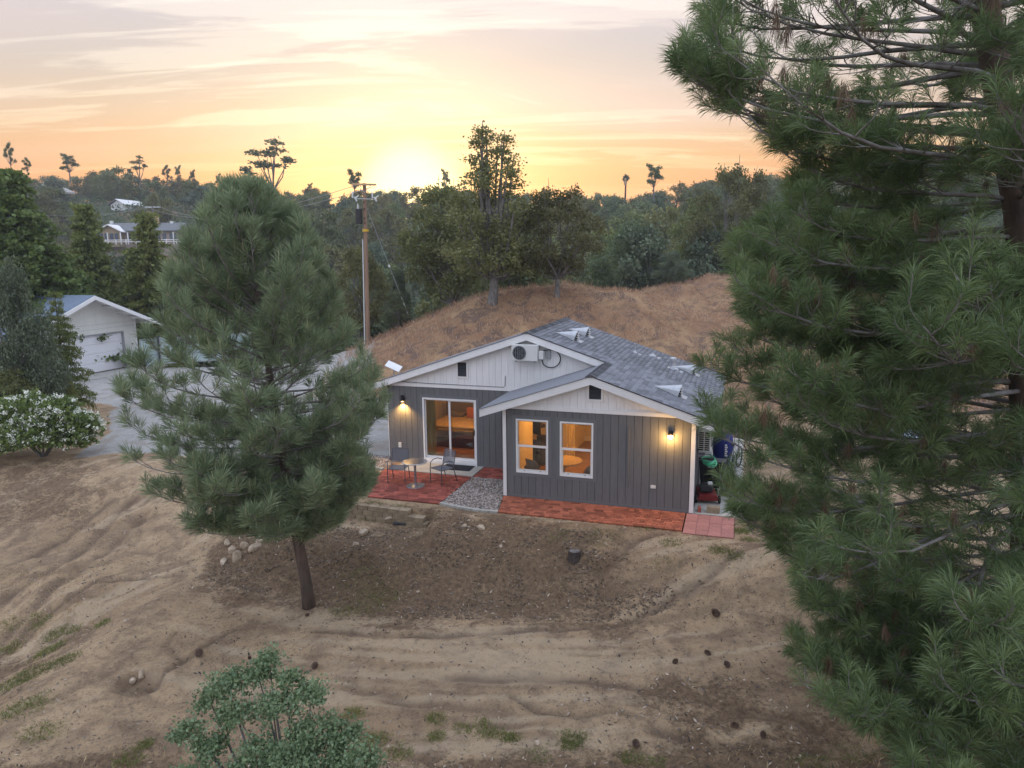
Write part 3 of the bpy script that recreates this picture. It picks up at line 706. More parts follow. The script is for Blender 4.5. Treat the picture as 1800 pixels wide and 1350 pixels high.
# small things fixed on the walls
MB().box(3.99, 4.12, -.05, -.015, .54, .62).build('outlet_cover', K['ac'], house, bevel=.006)
MB().box(-4.39, -4.29, D - .06, D - .015, .40, .56).build('outlet_cover', K['ac'], house, bevel=.006)
MB().tube([(3.405, -.03, 2.12), (3.405, -.03, .5)], .02, 8).build('conduit', K['grey_board'], house)
def sag(p0, p1, n, s_): return [tuple(Vector(p0).lerp(Vector(p1), i / n) - Vector((0, 0, s_ * 4 * (i / n) * (1 - i / n)))) for i in range(n + 1)]
MB().tube([(-4.55, D - .03, 2.74), (-4.4, D - .03, 2.63), (-4.1, D - .04, 2.57), (-3.4, D - .04, 2.555), (-2.4, D - .04, 2.55), (-1.2, D - .04, 2.545), (-.78, D - .04, 2.545), (-.73, D - .04, 2.6), (-.72, D - .03, 2.9)], .009, 6).build('wall_cable', K['black'], house)
# roof vents, pipes
def on_roof(x, y, h=.04): return Vector((x + h * sinr, y, ZM - P_ * (x - XM) + h * cosr))
tilt = math.atan(P_)
def dormer(x0, y0, x1):
    """wedge vent: pointed upslope end at x0, half-round louvred mouth facing downslope at x1"""
    v_ = empty('roof_vent', on_roof((x0 + x1) / 2, y0)); v_.parent = house; v_.rotation_euler = (0, tilt, 0)
    L = (x1 - x0) / cosr; hw = .21; hh = .30; n = 9
    V_ = [(-L / 2, 0, .004)]; 
    for i in range(n): a = PI * i / (n - 1); V_.append((L / 2, math.cos(a) * hw, max(math.sin(a), 0) ** .8 * hh + .004))
    F_ = [(0, i + 1, i + 2) for i in range(n - 1)]
    b_ = MB().add(V_, F_).build('hood', K['galv'], v_)
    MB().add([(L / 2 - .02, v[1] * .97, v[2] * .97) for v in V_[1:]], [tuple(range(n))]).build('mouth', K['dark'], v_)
    for i in range(4):
        z = .03 + i * .062; w = hw * math.sqrt(max(0, 1 - (z / hh) ** 2)) * .95
        o_ = .10 - i * .02
        MB().add([(L / 2 - .01, -w, z + .034), (L / 2 - .01, w, z + .034), (L / 2 + o_, w * .8, z), (L / 2 + o_, -w * .8, z), (L / 2 - .01, -w, z + .026), (L / 2 - .01, w, z + .026), (L / 2 + o_, w * .8, z - .010), (L / 2 + o_, -w * .8, z - .010)], [(0, 1, 2, 3), (7, 6, 5, 4), (0, 3, 7, 4), (1, 5, 6, 2), (2, 6, 7, 3), (0, 4, 5, 1)]).build('louvre', K['galv'], v_)
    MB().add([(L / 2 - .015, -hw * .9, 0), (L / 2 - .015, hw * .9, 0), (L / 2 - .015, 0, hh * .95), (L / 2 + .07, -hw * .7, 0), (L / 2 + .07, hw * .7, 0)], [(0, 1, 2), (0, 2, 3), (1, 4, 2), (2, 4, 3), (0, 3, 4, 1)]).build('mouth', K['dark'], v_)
    MB().box(L / 2 - .1, L / 2 + .24, -hw, hw, -.004, .004).build('flashing', K['galv'], v_)
for a in ((.50, 3.75, 1.12), (.58, 5.15, 1.18), (3.85, 1.30, 4.50), (4.0, 5.3, 4.6)): dormer(*a)
def pipe(x, y, h, r, cap=False):
    v_ = empty('vent_pipe', on_roof(x, y, .03)); v_.parent = house
    MB().tube([(0, 0, -.05), (0, 0, h)], r, 12).build('pipe', K['grey_metal'] if not cap else K['galv'], v_, smooth=False)
    if cap: MB().lathe([(r * 1.5, h - .04), (r * 1.6, h + .0), (r * 1.6, h + .06), (r * .6, h + .09)], 14).build('cap', K['galv'], v_)
    fl = MB().lathe([(r * 2.6, .0), (r * 1.3, .05), (r * 1.1, .10)], 14); fl.build('collar', K['galv'], v_)
    b_ = MB().box(-r * 2.5, r * 2.5 + .2, -r * 2.8, r * 2.8, -.005, .005); o = b_.build('flashing', K['galv'], v_); o.rotation_euler = (0, tilt, 0)
pipe(2.75, 5.3, .30, .03); pipe(3.25, 5.9, .10, .05); pipe(4.02, 4.9, .28, .07, True)

# ---------------------------------------------------------------- inside of the house
MB().box(.115, WD - .115, .115, REAR - .01, -.02, .03).build('floor', K['floor'], house)
MB().box(XL + .115, .0, D + .115, REAR - .01, -.02, .03).build('floor', K['floor'], house)
MB().box(XL + .12, WD - .12, D + .12, REAR - .01, 2.42, 2.45).build('ceiling', K['cream'], house)
MB().box(.12, WD - .12, .12, D + .118, 2.42, 2.45).build('ceiling', K['cream'], house)
MB().box(.12, WD - .12, .112, .118, 2.2, 2.42).build('wall', K['cream'], house)
MB().box(XL + .112, -.32, 6.5, 6.58, .03, 2.42).build('wall', K['cream'], house)
MB().box(-.32, -.24, D + .12, 6.58, .03, 2.42).build('wall', K['cream'], house)
MB().box(.112, .13, .12, D - .01, .03, 2.42).build('wall', K['cream'], house)
MB().box(-.24, .85, 3.6, 3.68, .03, 2.42).build('wall', K['cream'], house)
MB().box(.85, .93, 3.6, 6.2, .03, 2.42).build('wall', K['cream'], house)
MB().box(.93, WD - .12, 6.2, 6.28, .03, 2.42).build('wall', K['cream'], house)
MB().box(.93, WD - .12, 6.17, 6.199, .03, .20).build('wall', K['white'], house)
for i in range(4): MB().box(.96 + i * .05, .985 + i * .05, 3.3 + i * .12, 3.41 + i * .12, .04, 2.2).build('door_panel', K['cream'], house)
def hthing(name, x, y, z, rz, label, cat, group=None):
    return empty(name, HW(x, y, z), HR + rz, label, cat, group)
def light_in(x, y, z, e, c, r=.12):
    l = bpy.data.lights.new('lamp', 'POINT'); l.energy = e; l.color = c; l.shadow_soft_size = r
    o = bpy.data.objects.new('ceiling_lamp_light', l); C.objects.link(o); o.location = HW(x, y, z)
AMB = (1, .46, .095)
light_in(2.9, 3.0, 2.25, 46, AMB); light_in(1.0, 1.9, 2.25, 20, AMB); light_in(-2.6, 4.2, 2.25, 22, AMB)
# bed
b = hthing('bed', -3.35, 5.1, .03, 0, 'double bed with orange lit quilt and rust pillow behind the glass sliding door', 'bed')
MB().box(-.85, .85, -1.0, 1.0, .0, .33).build('bed_base', K['black'], b)
MB().box(-.88, .88, -1.05, 1.0, .34, .60).build('mattress', K['blanket'], b, bevel=.05, smooth=True)
MB().box(-.90, .90, -.80, 1.02, .60, .68).build('quilt', K['quilt'], b, bevel=.035, smooth=True)
MB().box(-.95, .95, 1.03, 1.10, .0, 1.15).build('headboard', K['blanket'], b, bevel=.02)
for dx, mm in ((-.42, K['blanket']), (.42, K['blanket'])): MB().box(dx - .32, dx + .32, .62, .98, .69, .84).build('pillow', mm, b, bevel=.06, smooth=True)
MB().box(.05, .50, .50, .62, .69, 1.08).build('cushion', K['pillow'], b, bevel=.05, smooth=True)
cu = MB(); n = 26
Vc = [(XL + 1.27 + .30 * i / n, D + .16 + .03 * math.sin(i * 1.5), z) for z in (.06, 2.05) for i in range(n + 1)]
cu.add(Vc, [(i, i + 1, n + 2 + i, n + 1 + i) for i in range(n)]); o = cu.build('curtain', K['curtain'])
o.location = (HX, HY, 0); o.rotation_euler = (0, 0, HR); tag(o, 'mustard curtain drawn aside at the left edge of the sliding door', 'curtain')
def wall_pic():
    t_ = hthing('picture', -4.2, 6.46, 1.75, 0, 'small dark picture high on the bedroom wall seen through the sliding door', 'picture')
    MB().box(-.3, .3, -.02, .02, -.2, .2).build('frame', K['black'], t_); MB().box(-.25, .25, -.026, -.021, -.15, .15).build('print', K['blanket'], t_)
wall_pic()
# television, speakers, chairs, table
t_ = hthing('television', .12, 2.70, 1.30, R(-42), 'black wall television angled on its arm above the tower speakers in the living room', 'television')
MB().box(-.30, .30, -.03, .02, -.24, .24).build('screen', K['dark'], t_, bevel=.008); MB().box(-.12, .12, .02, .3, -.05, .05).build('arm', K['black'], t_)
for x, y, h, nm in ((-.05, 3.05, .72, 'shorter black tower speaker left of the other beneath the television'), (.24, 2.98, .92, 'taller black tower speaker right of the other beneath the television')):
    s_ = hthing('tower_speaker', x, y, .03, R(-15), nm, 'speaker', 'tower speakers in the living room')
    MB().box(-.1, .1, -.13, .13, .03, h).build('cabinet', K['black'], s_, bevel=.006); MB().box(-.15, .15, -.17, .17, 0, .03).build('plinth', K['black'], s_)
    for z in (.3, .55, .8): MB().lathe([(.075, 0), (.07, .008), (.02, .002)], 16, m=Matrix.Translation((0, -.131, z * h)) @ Matrix.Rotation(R(90), 4, 'X')).build('driver', K['fan'], s_)
def shell_chair(x, y, rz, lab):
    c_ = hthing('shell_chair', x, y, .03, rz, lab, 'chair', 'grey shell chairs round the dining table')
    n, m_ = 14, 12; V_ = []
    for j in range(m_):
        v = j / (m_ - 1)
        for i in range(n):
            a = (i / (n - 1) - .5); w = .24 + .03 * math.sin(v * PI)
            if v < .5: yy = -.22 + v * .8; zz = .44 + (2 * a) ** 2 * .12 * (v + .35); xx = a * 2 * w
            else: s_ = (v - .5) * 2; yy = .18 + .10 * s_ - (2 * a) ** 2 * .20 * (1 - .3 * s_); zz = .44 + .42 * s_ * (1 - .12 * (2 * a) ** 2) + (2 * a) ** 2 * .16 * (1 - s_); xx = a * 2 * w * (1 - .18 * s_)
            V_.append((xx, yy, zz))
    b_ = MB().add(V_, [(j * n + i, j * n + i + 1, (j + 1) * n + i + 1, (j + 1) * n + i) for j in range(m_ - 1) for i in range(n - 1)])
    o = b_.build('seat_shell', K['shell'], c_, smooth=True); sm = o.modifiers.new('solid', 'SOLIDIFY'); sm.thickness = .012
    for sx in (-1, 1):
        for sy in (-1, 1): MB().tube([(sx * .1, sy * .1, .43), (sx * .22, sy * .22, 0)], [.012, .009], 8).build('leg', K['floor'], c_)
shell_chair(.62, .80, R(150), 'grey shell chair with its back to the left front window')
shell_chair(2.35, .66, R(205), 'grey shell chair with its back to the right front window')
t_ = hthing('dining_table', 1.42, 1.12, .03, 0, 'round white dining table inside between the two front windows', 'table')
MB().lathe([(.50, .70), (.52, .715), (.52, .73), (.50, .735)], 32).build('table_top', K['quilt'], t_); MB().lathe([(.03, .03), (.03, .7)], 12).build('pedestal', K['white'], t_); MB().lathe([(.28, 0), (.27, .02), (.04, .04)], 24).build('base', K['white'], t_)

# ---------------------------------------------------------------- wall lights, condensers
wl = hthing('wall_light', -4.18, D - .015, 2.0, 0, 'black cylinder wall light glowing downward beside the sliding door', 'wall light')
MB().box(-.05, .05, -.02, 0, -.04, .08).build('bracket', K['black'], wl); MB().lathe([(.055, -.02), (.055, .16), (.05, .165)], 18, c=(0, -.085, -.03)).build('shade', K['black'], wl)
MB().lathe([(.03, 0), (.035, .03), (.02, .05)], 12, c=(0, -.085, -.065)).build('bulb', K['bulb'], wl)
l = bpy.data.lights.new('lamp', 'SPOT'); l.energy = 60; l.color = (1, .55, .16); l.spot_size = R(125); l.spot_blend = .8; l.shadow_soft_size = .03
o = bpy.data.objects.new('wall_light_beam', l); C.objects.link(o); o.location = HW(-4.18, D - .12, 1.90)
wl = hthing('wall_light', 4.46, -.015, 2.0, 0, 'bare glowing globe wall light on the front wing wall near the white corner', 'wall light')
MB().lathe([(.06, 0), (.06, .02), (.03, .03)], 16, m=Matrix.Translation((0, 0, .05)) @ Matrix.Rotation(R(90), 4, 'X')).build('bracket', K['black'], wl)
MB().lathe([(.03, .06), (.07, .04), (.07, .0), (.035, .0)], 16, c=(0, -.09, 0)).build('shade', K['black'], wl)
MB().lathe([(.01, -.11), (.05, -.09), (.066, -.05), (.055, -.01), (.03, .0)], 18, c=(0, -.09, 0)).build('bulb', K['bulb'], wl, smooth=True)
l = bpy.data.lights.new('lamp', 'POINT'); l.energy = 20; l.color = (1, .55, .16); l.shadow_soft_size = .07
o = bpy.data.objects.new('wall_light_glow', l); C.objects.link(o); o.location = HW(4.46, -.20, 1.93)
def condenser(root, w=.80, h=.52, d=.28):
    MB().box(-w / 2, w / 2, -d, 0, 0, h).build('cabinet', K['ac'], root, bevel=.015)
    cx = -w / 2 + .03 + .22
    MB().lathe([(.205, 0), (.205, .01), (.01, .012)], 32, m=Matrix.Translation((cx, -d - .001, h / 2)) @ Matrix.Rotation(R(90), 4, 'X')).build('fan_opening', K['fan'], root)
    g_ = MB()
    for i in range(7): x = -.17 + i * .057; hh = math.sqrt(max(.0, .205 ** 2 - x * x)); g_.bar((cx + x, -d - .018, h / 2 - hh), (cx + x, -d - .018, h / 2 + hh), .006)
    g_.tube([(cx + .207 * math.cos(a), -d - .016, h / 2 + .207 * math.sin(a)) for a in [i * 2 * PI / 32 for i in range(33)]], .006, 5)
    g_.build('fan_grille', K['grey_metal'], root)
    for i in range(5):
        a = i * 2 * PI / 5; MB().add([(cx + .03 * math.cos(a), -d - .014, h / 2 + .03 * math.sin(a)), (cx + .18 * math.cos(a - .3), -d - .014, h / 2 + .18 * math.sin(a - .3)), (cx + .18 * math.cos(a + .3), -d - .0135, h / 2 + .18 * math.sin(a + .3))], [(0, 1, 2)]).build('fan_blade', K['black'], root)
    for x in (-.28, .28): MB().box(x - .02, x + .02, -d - .03, .0, -.035, -.001).build('bracket', K['galv'], root)
ac = hthing('air_conditioner', -.02, D - .10, 3.42, 0, 'white outdoor air conditioner unit hung under the peak of the upper gable', 'air conditioner')
condenser(ac, .80, .48, .25)
MB().box(.42, .56, -.2, .08, .06, .30).build('valve_cover', K['ac'], ac, bevel=.01)
MB().box(.60, .72, .03, .085, .05, .30).build('disconnect_box', K['grey_metal'], ac)
pts = [(.50, -.06, .30)] + [(.78 + .30 * math.cos(a) - .05, .03, .06 + .27 * math.sin(a)) for a in [R(95 - i * 18) for i in range(14)]] + [(.47, -.06, .08)]
MB().tube(pts, .016, 8).build('line_set', K['black'], ac, smooth=True)
ac = hthing('air_conditioner', 5.06, 1.75, 1.22, R(90), 'cream outdoor air conditioner unit on the shaded side wall by the corner', 'air conditioner')
condenser(ac, .78, .60, .34)
for side in (-1,):
    for i in range(9):
        for k in range(2):
            MB().box(-.396, -.389, -.30 + k * .15, -.18 + k * .15, .05 + i * .058, .085 + i * .058).build('side_louvre', K['dark'], ac)
MB().tube([(-.42, .0, .5), (-.62, .03, .4), (-.70, .03, 0), (-.66, .03, -.3), (-.5, .02, -.1), (-.42, -.02, .1)], .02, 8).build('line_set', K['black'], ac, smooth=True)
# ================================================================ PAVING (setting)
def hstruct(name, label=None):
    e = empty(name, (HX, HY, 0), HR); e['kind'] = 'structure'; return e
patio = hstruct('patio'); walk = hstruct('brick_path'); pinkp = hstruct('paved_landing')
PZ = -.030
MB().add([(x, y, z) for z in (-.12, PZ - .035) for x, y in ((-3.63, -1.16), (-1.45, -1.16), (-1.45, 1.33), (-4.4, 1.33), (-4.36, .9))], [(0, 1, 2, 3, 4), (9, 8, 7, 6, 5), (0, 5, 6, 1), (1, 6, 7, 2), (2, 7, 8, 3), (3, 8, 9, 4), (4, 9, 5, 0)]).build('bedding', K['mortar'], patio)
pc = {'n': 0}; pat_rest = MB(); pat_var = []
def pavers(par, X0, X1, Y0, Y1, m_, seed, sk=0.0, left=None, budget=300, cell=.135):
    """a running mix of whole, half and square pavers, joints open"""
    q_ = random.Random(seed); y = Y0; row = 0; cache = {}
    cells = []
    while y < Y1 - .03:
        h = cell; x = X0 - (cell * .5 if row % 2 else 0); 
        while x < X1 - .01:
            w = cell * (2 if q_.random() < .5 else 1) 
            a, c = max(x, X0), min(x + w, X1)
            if left: a = max(a, left(y))
            if c - a > .03: cells.append((a, c, y, min(y + h, Y1)))
            x += w
        y += h; row += 1
    cells.sort(key=lambda t: t[2])
    for a, c, y0, y1 in cells:
        dz = q_.uniform(-.002, .003); g_ = .0055
        if pc['n'] < budget:
            k = (round(c - a, 2), round(y1 - y0, 2))
            if k not in cache:
                o = MB().box(-(c - a) / 2 + g_, (c - a) / 2 - g_, -(y1 - y0) / 2 + g_, (y1 - y0) / 2 - g_, -.05, 0).build('brick', m_, par); cache[k] = o.data
            else: o = link('brick', cache[k], par)
            o.location = ((a + c) / 2, (y0 + y1) / 2, PZ + dz); o.rotation_euler = (0, 0, q_.uniform(-.012, .012)); pc['n'] += 1
        else:
            pat_rest.box(a + g_, c - g_, y0 + g_, y1 - g_, PZ - .05, PZ + dz); pat_var.extend([q_.random()] * 8)
def flush_rest(par, m_):
    global pat_rest, pat_var
    if pat_rest.v:
        me_ = np_mesh('brick', pat_rest.v, pat_rest.f, m_, pat_var); o = link('brick', me_, par); tag(o, kind='stuff')
    pat_rest = MB(); pat_var = []
lf = lambda y: -3.62 - .75 * (y + 1.15) / 2.1 if y < .9 else -4.4
pavers(patio, -4.35, -1.46, -1.15, 1.30, K['brick'], 1, left=lf, cell=.15); flush_rest(patio, K['brick'])
pc['n'] = 0; p2 = hstruct('brick_path')
pavers(p2, -1.44, -.02, 1.34, D - .03, K['brick'], 5, cell=.15); MB().box(-1.46, -.016, 1.31, D - .02, -.12, PZ - .035).build('bedding', K['mortar'], p2)
pc['n'] = 0
pavers(walk, -.02, 4.90, -1.30, -.03, K['brick_orange'], 2, left=lambda y: .25 - (y + 1.3) * .22, cell=.125); flush_rest(walk, K['brick_orange'])
MB().box(-.02, 4.92, -1.32, -.022, -.12, PZ - .035).build('bedding', K['mortar'], walk)
q_ = random.Random(9); o0 = None
for i in range(4):
    for j in range(5):
        if o0 is None: o0 = MB().box(-.143, .143, -.133, .133, -.05, 0).build('paver', K['pink'], pinkp); o = o0
        else: o = link('paver', o0.data, pinkp)
        o.location = (5.07 + i * .292, -1.30 + j * .272, PZ + q_.uniform(-.003, .003)); o.rotation_euler = (0, 0, q_.uniform(-.01, .01))
MB().box(4.925, 6.1, -1.44, -.022, -.12, PZ - .035).build('bedding', K['mortar'], pinkp)
slab_ = hstruct('concrete_slab'); MB().prism([(-4.15, -.14), (-1.47, -.14), (-1.47, PZ + .004), (-4.15, PZ + .004)], 1.34, D - .022).build('door_slab', K['concrete'], slab_)
slab_ = hstruct('concrete_slab'); MB().prism([(WD + .031, -.2), (6.28, -.2), (6.28, PZ), (WD + .031, PZ)], -.03, REAR + 1.2).build('side_slab', K['concrete'], slab_)
# curved concrete edging round the pebble bed
edge = hstruct('garden_edging')
A0, A1, A2 = Vector((-1.43, -1.13)), Vector((-.55, -1.42)), Vector((.27, -1.33))
for i in range(7):
    t0, t1 = i / 7, (i + 1) / 7 - .008
    P0, P1 = [A0 * (1 - t) ** 2 + A1 * 2 * t * (1 - t) + A2 * t * t for t in (t0, t1)]
    MB().bar((P0.x, P0.y, -.05), (P1.x, P1.y, -.05), .11, .10).build('edging_stone', K['concrete'], edge)
lf2 = [(-4.6, 1.15), (-6.6, 1.75)]
MB().bar((-4.42, 1.28, -.05), (-6.4, 1.9, -.05), .12, .09).build('edging_stone', K['concrete'], edge)
# pebbles
pv = []; pf = []; pvar = []
def ico(sub=1):
    import bmesh
    bm = bmesh.new(); bmesh.ops.create_icosphere(bm, subdivisions=sub, radius=1); V_ = np.array([v.co for v in bm.verts]); F_ = np.array([[v.index for v in f.verts] for f in bm.faces]); bm.free(); return V_, F_
IV, IF = ico(1)
def stones(name, pts, r0, r1, flat, mat_, seed, parent=None):
    q_ = np.random.default_rng(seed); n = len(pts); pts = np.asarray(pts)
    r = q_.uniform(r0, r1, (n, 1)) * np.stack([q_.uniform(.8, 1.3, n), q_.uniform(.8, 1.1, n), q_.uniform(.5, .9, n) * flat], 1)
    a = q_.uniform(0, 2 * PI, n); ca, sa = np.cos(a), np.sin(a)
    L = IV[None] * r[:, None, :]; L = L * (1 + q_.uniform(-.14, .14, L.shape[:2] + (1,)))
    Xn = L[..., 0] * ca[:, None] - L[..., 1] * sa[:, None]; Yn = L[..., 0] * sa[:, None] + L[..., 1] * ca[:, None]
    V_ = np.stack([Xn, Yn, L[..., 2]], -1) + pts[:, None, :]
    F_ = IF[None] + (np.arange(n) * len(IV))[:, None, None]
    me_ = np_mesh(name, V_.reshape(-1, 3), F_.reshape(-1, 3), mat_, np.repeat(q_.random(n), len(IV)), smooth=False)
    return link(name, me_, parent)
pp = []
q_ = random.Random(4)
while len(pp) < 3800:
    x, y = q_.uniform(-1.46, .28), q_.uniform(-1.42, 1.33)
    if x > -.02 and y > -.05: continue
    t = (x + 1.43) / 1.7; yb = -1.13 - .26 * math.sin(min(max(t, 0), 1) * PI * .75) + .05
    if y < yb or (x > .25 - (y + 1.3) * .22 and y < -.03): continue
    w = HW(x, y, -.052 + q_.uniform(0, .018)); pp.append(tuple(w))
tag(stones('pebbles', pp, .014, .032, .8, K['pebble'], 5), kind='stuff')
pp = [tuple(HW(q_.uniform(-6.0, -4.45), q_.uniform(1.3, 2.8), -.05)) for _ in range(1500)]
tag(stones('pebbles', pp, .014, .03, .8, K['pebble'], 6), kind='stuff')
# mat
o = MB().box(-.48, .48, -.28, .28, 0, .012).build('door_mat', K['mat'], None); o.location = HW(-2.22, 2.05, PZ + .005); o.rotation_euler = (0, 0, HR + .03)
tag(o, 'black door mat on the pale slab before the sliding door', 'door mat')
# block retaining wall
bw = hthing('block_wall', -2.72, -1.72, 0, R(-1.5), 'low curved wall of tan blocks below the red patio', 'garden wall')
bv = None
for c_ in range(3):
    for i in range(9 if c_ < 2 else 8):
        x = -1.62 + i * .305 + (c_ % 2) * .15; yy = .05 * math.sin(i * .4) - c_ * .0 + (2 - c_) * -.02
        if c_ == 0: x += .25
        o = MB().prism([(-.145, 0), (.145, 0), (.145, .13), (-.145, .13)], -.12, .11).build('block', K['block'], bw, bevel=.008) if bv is None else link('block', bv, bw)
        bv = o.data; o.location = (x, yy, -.47 + c_ * .137); o.rotation_euler = (0, 0, q_.uniform(-.03, .03))
o = MB().add([(-.22, -.12, 0), (.2, -.14, .02), (.26, .12, .05), (-.16, .14, .03), (-.22, -.12, -.03), (.2, -.14, -.02), (.26, .12, -.02), (-.16, .14, -.03)], [(0, 1, 2, 3), (7, 6, 5, 4), (0, 4, 5, 1), (1, 5, 6, 2), (2, 6, 7, 3), (3, 7, 4, 0)]).build('drain_cover', K['fan'])
w = at(706, 911, -.3); o.location = (w.x, w.y, g1(w.x, w.y) + .04); tag(o, 'dark blue grey plastic drain cover beside the pale stone below the block wall', 'drain cover')
# ---------------------------------------------------------------- patio furniture
t_ = hthing('patio_table', -2.72, .05, PZ + .004, 0, 'round metal bistro table between the two mesh patio chairs', 'table')
MB().lathe([(.345, .70), (.355, .705), (.355, .725), (.345, .73)], 40).build('table_top', K['table_top'], t_); MB().lathe([(.358, .704), (.364, .708), (.364, .724), (.358, .728)], 40).build('rim', K['galv'], t_)
MB().lathe([(.035, .03), (.035, .70)], 14).build('pedestal', K['steel'], t_, smooth=False); MB().lathe([(.27, 0), (.265, .012), (.12, .03), (.04, .05)], 36).build('base', K['steel'], t_)
def patio_chair(x, y, rz, lab):
    c_ = hthing('patio_chair', x, y, PZ + .004, rz, lab, 'chair', 'mesh patio chairs')
    r = .013; w = .26
    for s_ in (-1, 1):
        MB().tube([(s_ * w, -.25, 0), (s_ * w, -.24, .40), (s_ * w, -.22, .58), (s_ * w, -.12, .655), (s_ * w, .05, .66), (s_ * w, .2, .60)], r, 8).build('front_leg', K['chair_metal'], c_)
        MB().tube([(s_ * w * .96, .34, 0), (s_ * w * .96, .22, .42), (s_ * w * .96, .26, .62), (s_ * w * .92, .33, .90)], r, 8).build('rear_leg', K['chair_metal'], c_)
    n = 24
    se = MB(); V_ = []; F_ = []
    def sheet(P00, P10, P01, P11, nu, nv, wdt):
        mb_ = MB()
        P00, P10, P01, P11 = map(Vector, (P00, P10, P01, P11))
        for i in range(nu + 1): t = i / nu; mb_.bar(P00.lerp(P10, t), P01.lerp(P11, t), wdt, .003, upv=(0, .4, 1))
        for i in range(nv + 1): t = i / nv; mb_.bar(P00.lerp(P01, t), P10.lerp(P11, t), wdt, .003, upv=(0, .4, 1))
        return mb_
    sheet((-w + .01, -.22, .42), (w - .01, -.22, .42), (-w + .01, .22, .41), (w - .01, .22, .41), 22, 20, .013).build('seat', K['mesh'], c_)
    sheet((-w + .02, .23, .50), (w - .02, .23, .50), (-w + .03, .33, .88), (w - .03, .33, .88), 22, 18, .013).build('backrest', K['mesh'], c_)
    fr_ = MB().tube([(-w + .01, -.23, .42), (w - .01, -.23, .42), (w - .01, .23, .41), (-w + .01, .23, .41), (-w + .01, -.23, .42)], .010, 6); fr_.build('seat_frame', K['chair_metal'], c_)
    MB().tube([(-w * .92, .33, .90), (-.1, .335, .905), (.1, .335, .905), (w * .92, .33, .90)], .010, 6).build('top_rail', K['chair_metal'], c_)
patio_chair(-3.40, .33, R(12), 'mesh patio chair nearest the pine, left of the bistro table')
patio_chair(-2.12, .62, R(-28), 'mesh patio chair in front of the sliding door, turned to the bistro table')
# ---------------------------------------------------------------- clutter by the side wall
mw = hthing('lawn_mower', 5.34, 1.15, PZ, R(10), 'red lawn mower with black engine on the side slab by the wall', 'lawn mower')
dk = MB().prism([(-.26, .08), (.26, .08), (.28, .14), (.22, .24), (-.22, .24), (-.28, .14)], -.36, .36); dk.build('deck', K['red'], mw, bevel=.015)
MB().lathe([(.17, .24), (.18, .30), (.17, .42), (.10, .46)], 20).build('engine', K['black'], mw); MB().box(-.20, .12, -.24, -.06, .30, .44).build('air_filter', K['black'], mw, bevel=.02); MB().box(.02, .14, -.12, .02, .44, .50).build('fuel_cap', K['ac'], mw, bevel=.01)
for sx in (-1, 1):
    for sy in (-1, 1):
        wh = MB().lathe([(.04, -.025), (.10, -.025), (.11, 0), (.10, .025), (.04, .025)], 20, m=Matrix.Translation((sx * .30, sy * .30, .11)) @ Matrix.Rotation(R(90), 4, 'Y')).build('wheel', K['rubber'], mw)
for sx in (-1, 1): MB().tube([(sx * .22, .34, .22), (sx * .22, .75, .75), (sx * .22, .95, 1.0)], .012, 8).build('handle_tube', K['black'], mw)
MB().tube([(-.22, .95, 1.0), (.22, .95, 1.0)], .014, 8).build('handle_bar', K['black'], mw)
bg_ = hthing('grass_bag', 5.42, 2.35, PZ, R(-6), 'black grass catcher bag standing behind the red lawn mower', 'grass bag')
MB().prism([(-.27, .0), (.24, .0), (.36, .72), (-.34, .74)], -.20, .20).build('bag', K['black'], bg_, bevel=.04, smooth=True)
MB().box(-.36, .38, -.22, .22, .745, .79).build('rim', K['fan'], bg_, bevel=.015)
MB().box(-.10, .10, -.212, -.202, .60, .625).build('print', K['grey_metal'], bg_)
ed = hthing('red_yard_machine', 5.86, 1.75, PZ, R(35), 'small red wheeled yard machine with black hose at the slab edge', 'yard machine')
MB().lathe([(.22, -.12), (.24, 0), (.22, .12)], 20, m=Matrix.Translation((0, 0, .26)) @ Matrix.Rotation(R(70), 4, 'Y')).build('drum', K['red'], ed)
MB().box(-.18, .14, -.1, .22, .40, .72).build('motor', K['black'], ed, bevel=.05, smooth=True)
for s_ in (-1, 1): MB().lathe([(.03, -.02), (.09, -.02), (.09, .02), (.03, .02)], 16, m=Matrix.Translation((s_ * .2, -.05, .09)) @ Matrix.Rotation(R(90), 4, 'Y')).build('wheel', K['rubber'], ed)
for k in range(3): MB().tube([(.15 + .10 * k + .22 * math.cos(a), -.1 + .2 * math.sin(a), .04 + .02 * k + .03 * math.sin(3 * a)) for a in [i * PI / 8 for i in range(15)]], .012, 6).build('hose', K['black'], ed)
o = MB().tube([(0, 0, 0), (.5, .02, .12), (1.1, 0, .02)], .012, 6).build('rake_handle', K['black']); o.location = HW(5.55, 1.55, PZ + .35); o.rotation_euler = (0, 0, HR); tag(o, 'thin black tool handle sticking out over the slab edge', 'tool')
hs_ = hthing('hose_reel', 5.10, 1.28, 1.05, R(90), 'coiled green garden hose hung under the side air conditioner', 'hose')
for k in range(7):
    r = .20 + .012 * k; MB().tube([(-.05 + (.30 + .01 * k) * math.sin(a), -.08 - .34 * (.5 + .5 * math.cos(a)) - .01 * k, .02 * math.sin(a * 2 + k) - .02 * k + .04) for a in [i * PI / 10 for i in range(21)]], .011, 6).build('hose_loop', K['hose'], hs_)
MB().box(-.05, .05, -.40, -.001, .0, .03).build('hanger', K['black'], hs_)
tp = hthing('blue_covered_load', 5.66, 4.4, PZ, R(-8), 'deep blue tarp bag with white lettering standing behind the black grass bag', 'covered load')
bl = MB(); n = 12; V_ = []
for j in range(8):
    v = j / 7
    for i in range(n):
        a = 2 * PI * i / n; rr = .27 * (.72 + .45 * math.sin(v * PI * .75 + .2)) * (1 - .6 * max(0, v - .8)); V_.append((rr * math.cos(a) * (1 + .06 * math.sin(5 * a + j)), rr * .8 * math.sin(a), v * 1.12 + .03 * math.sin(3 * a)))
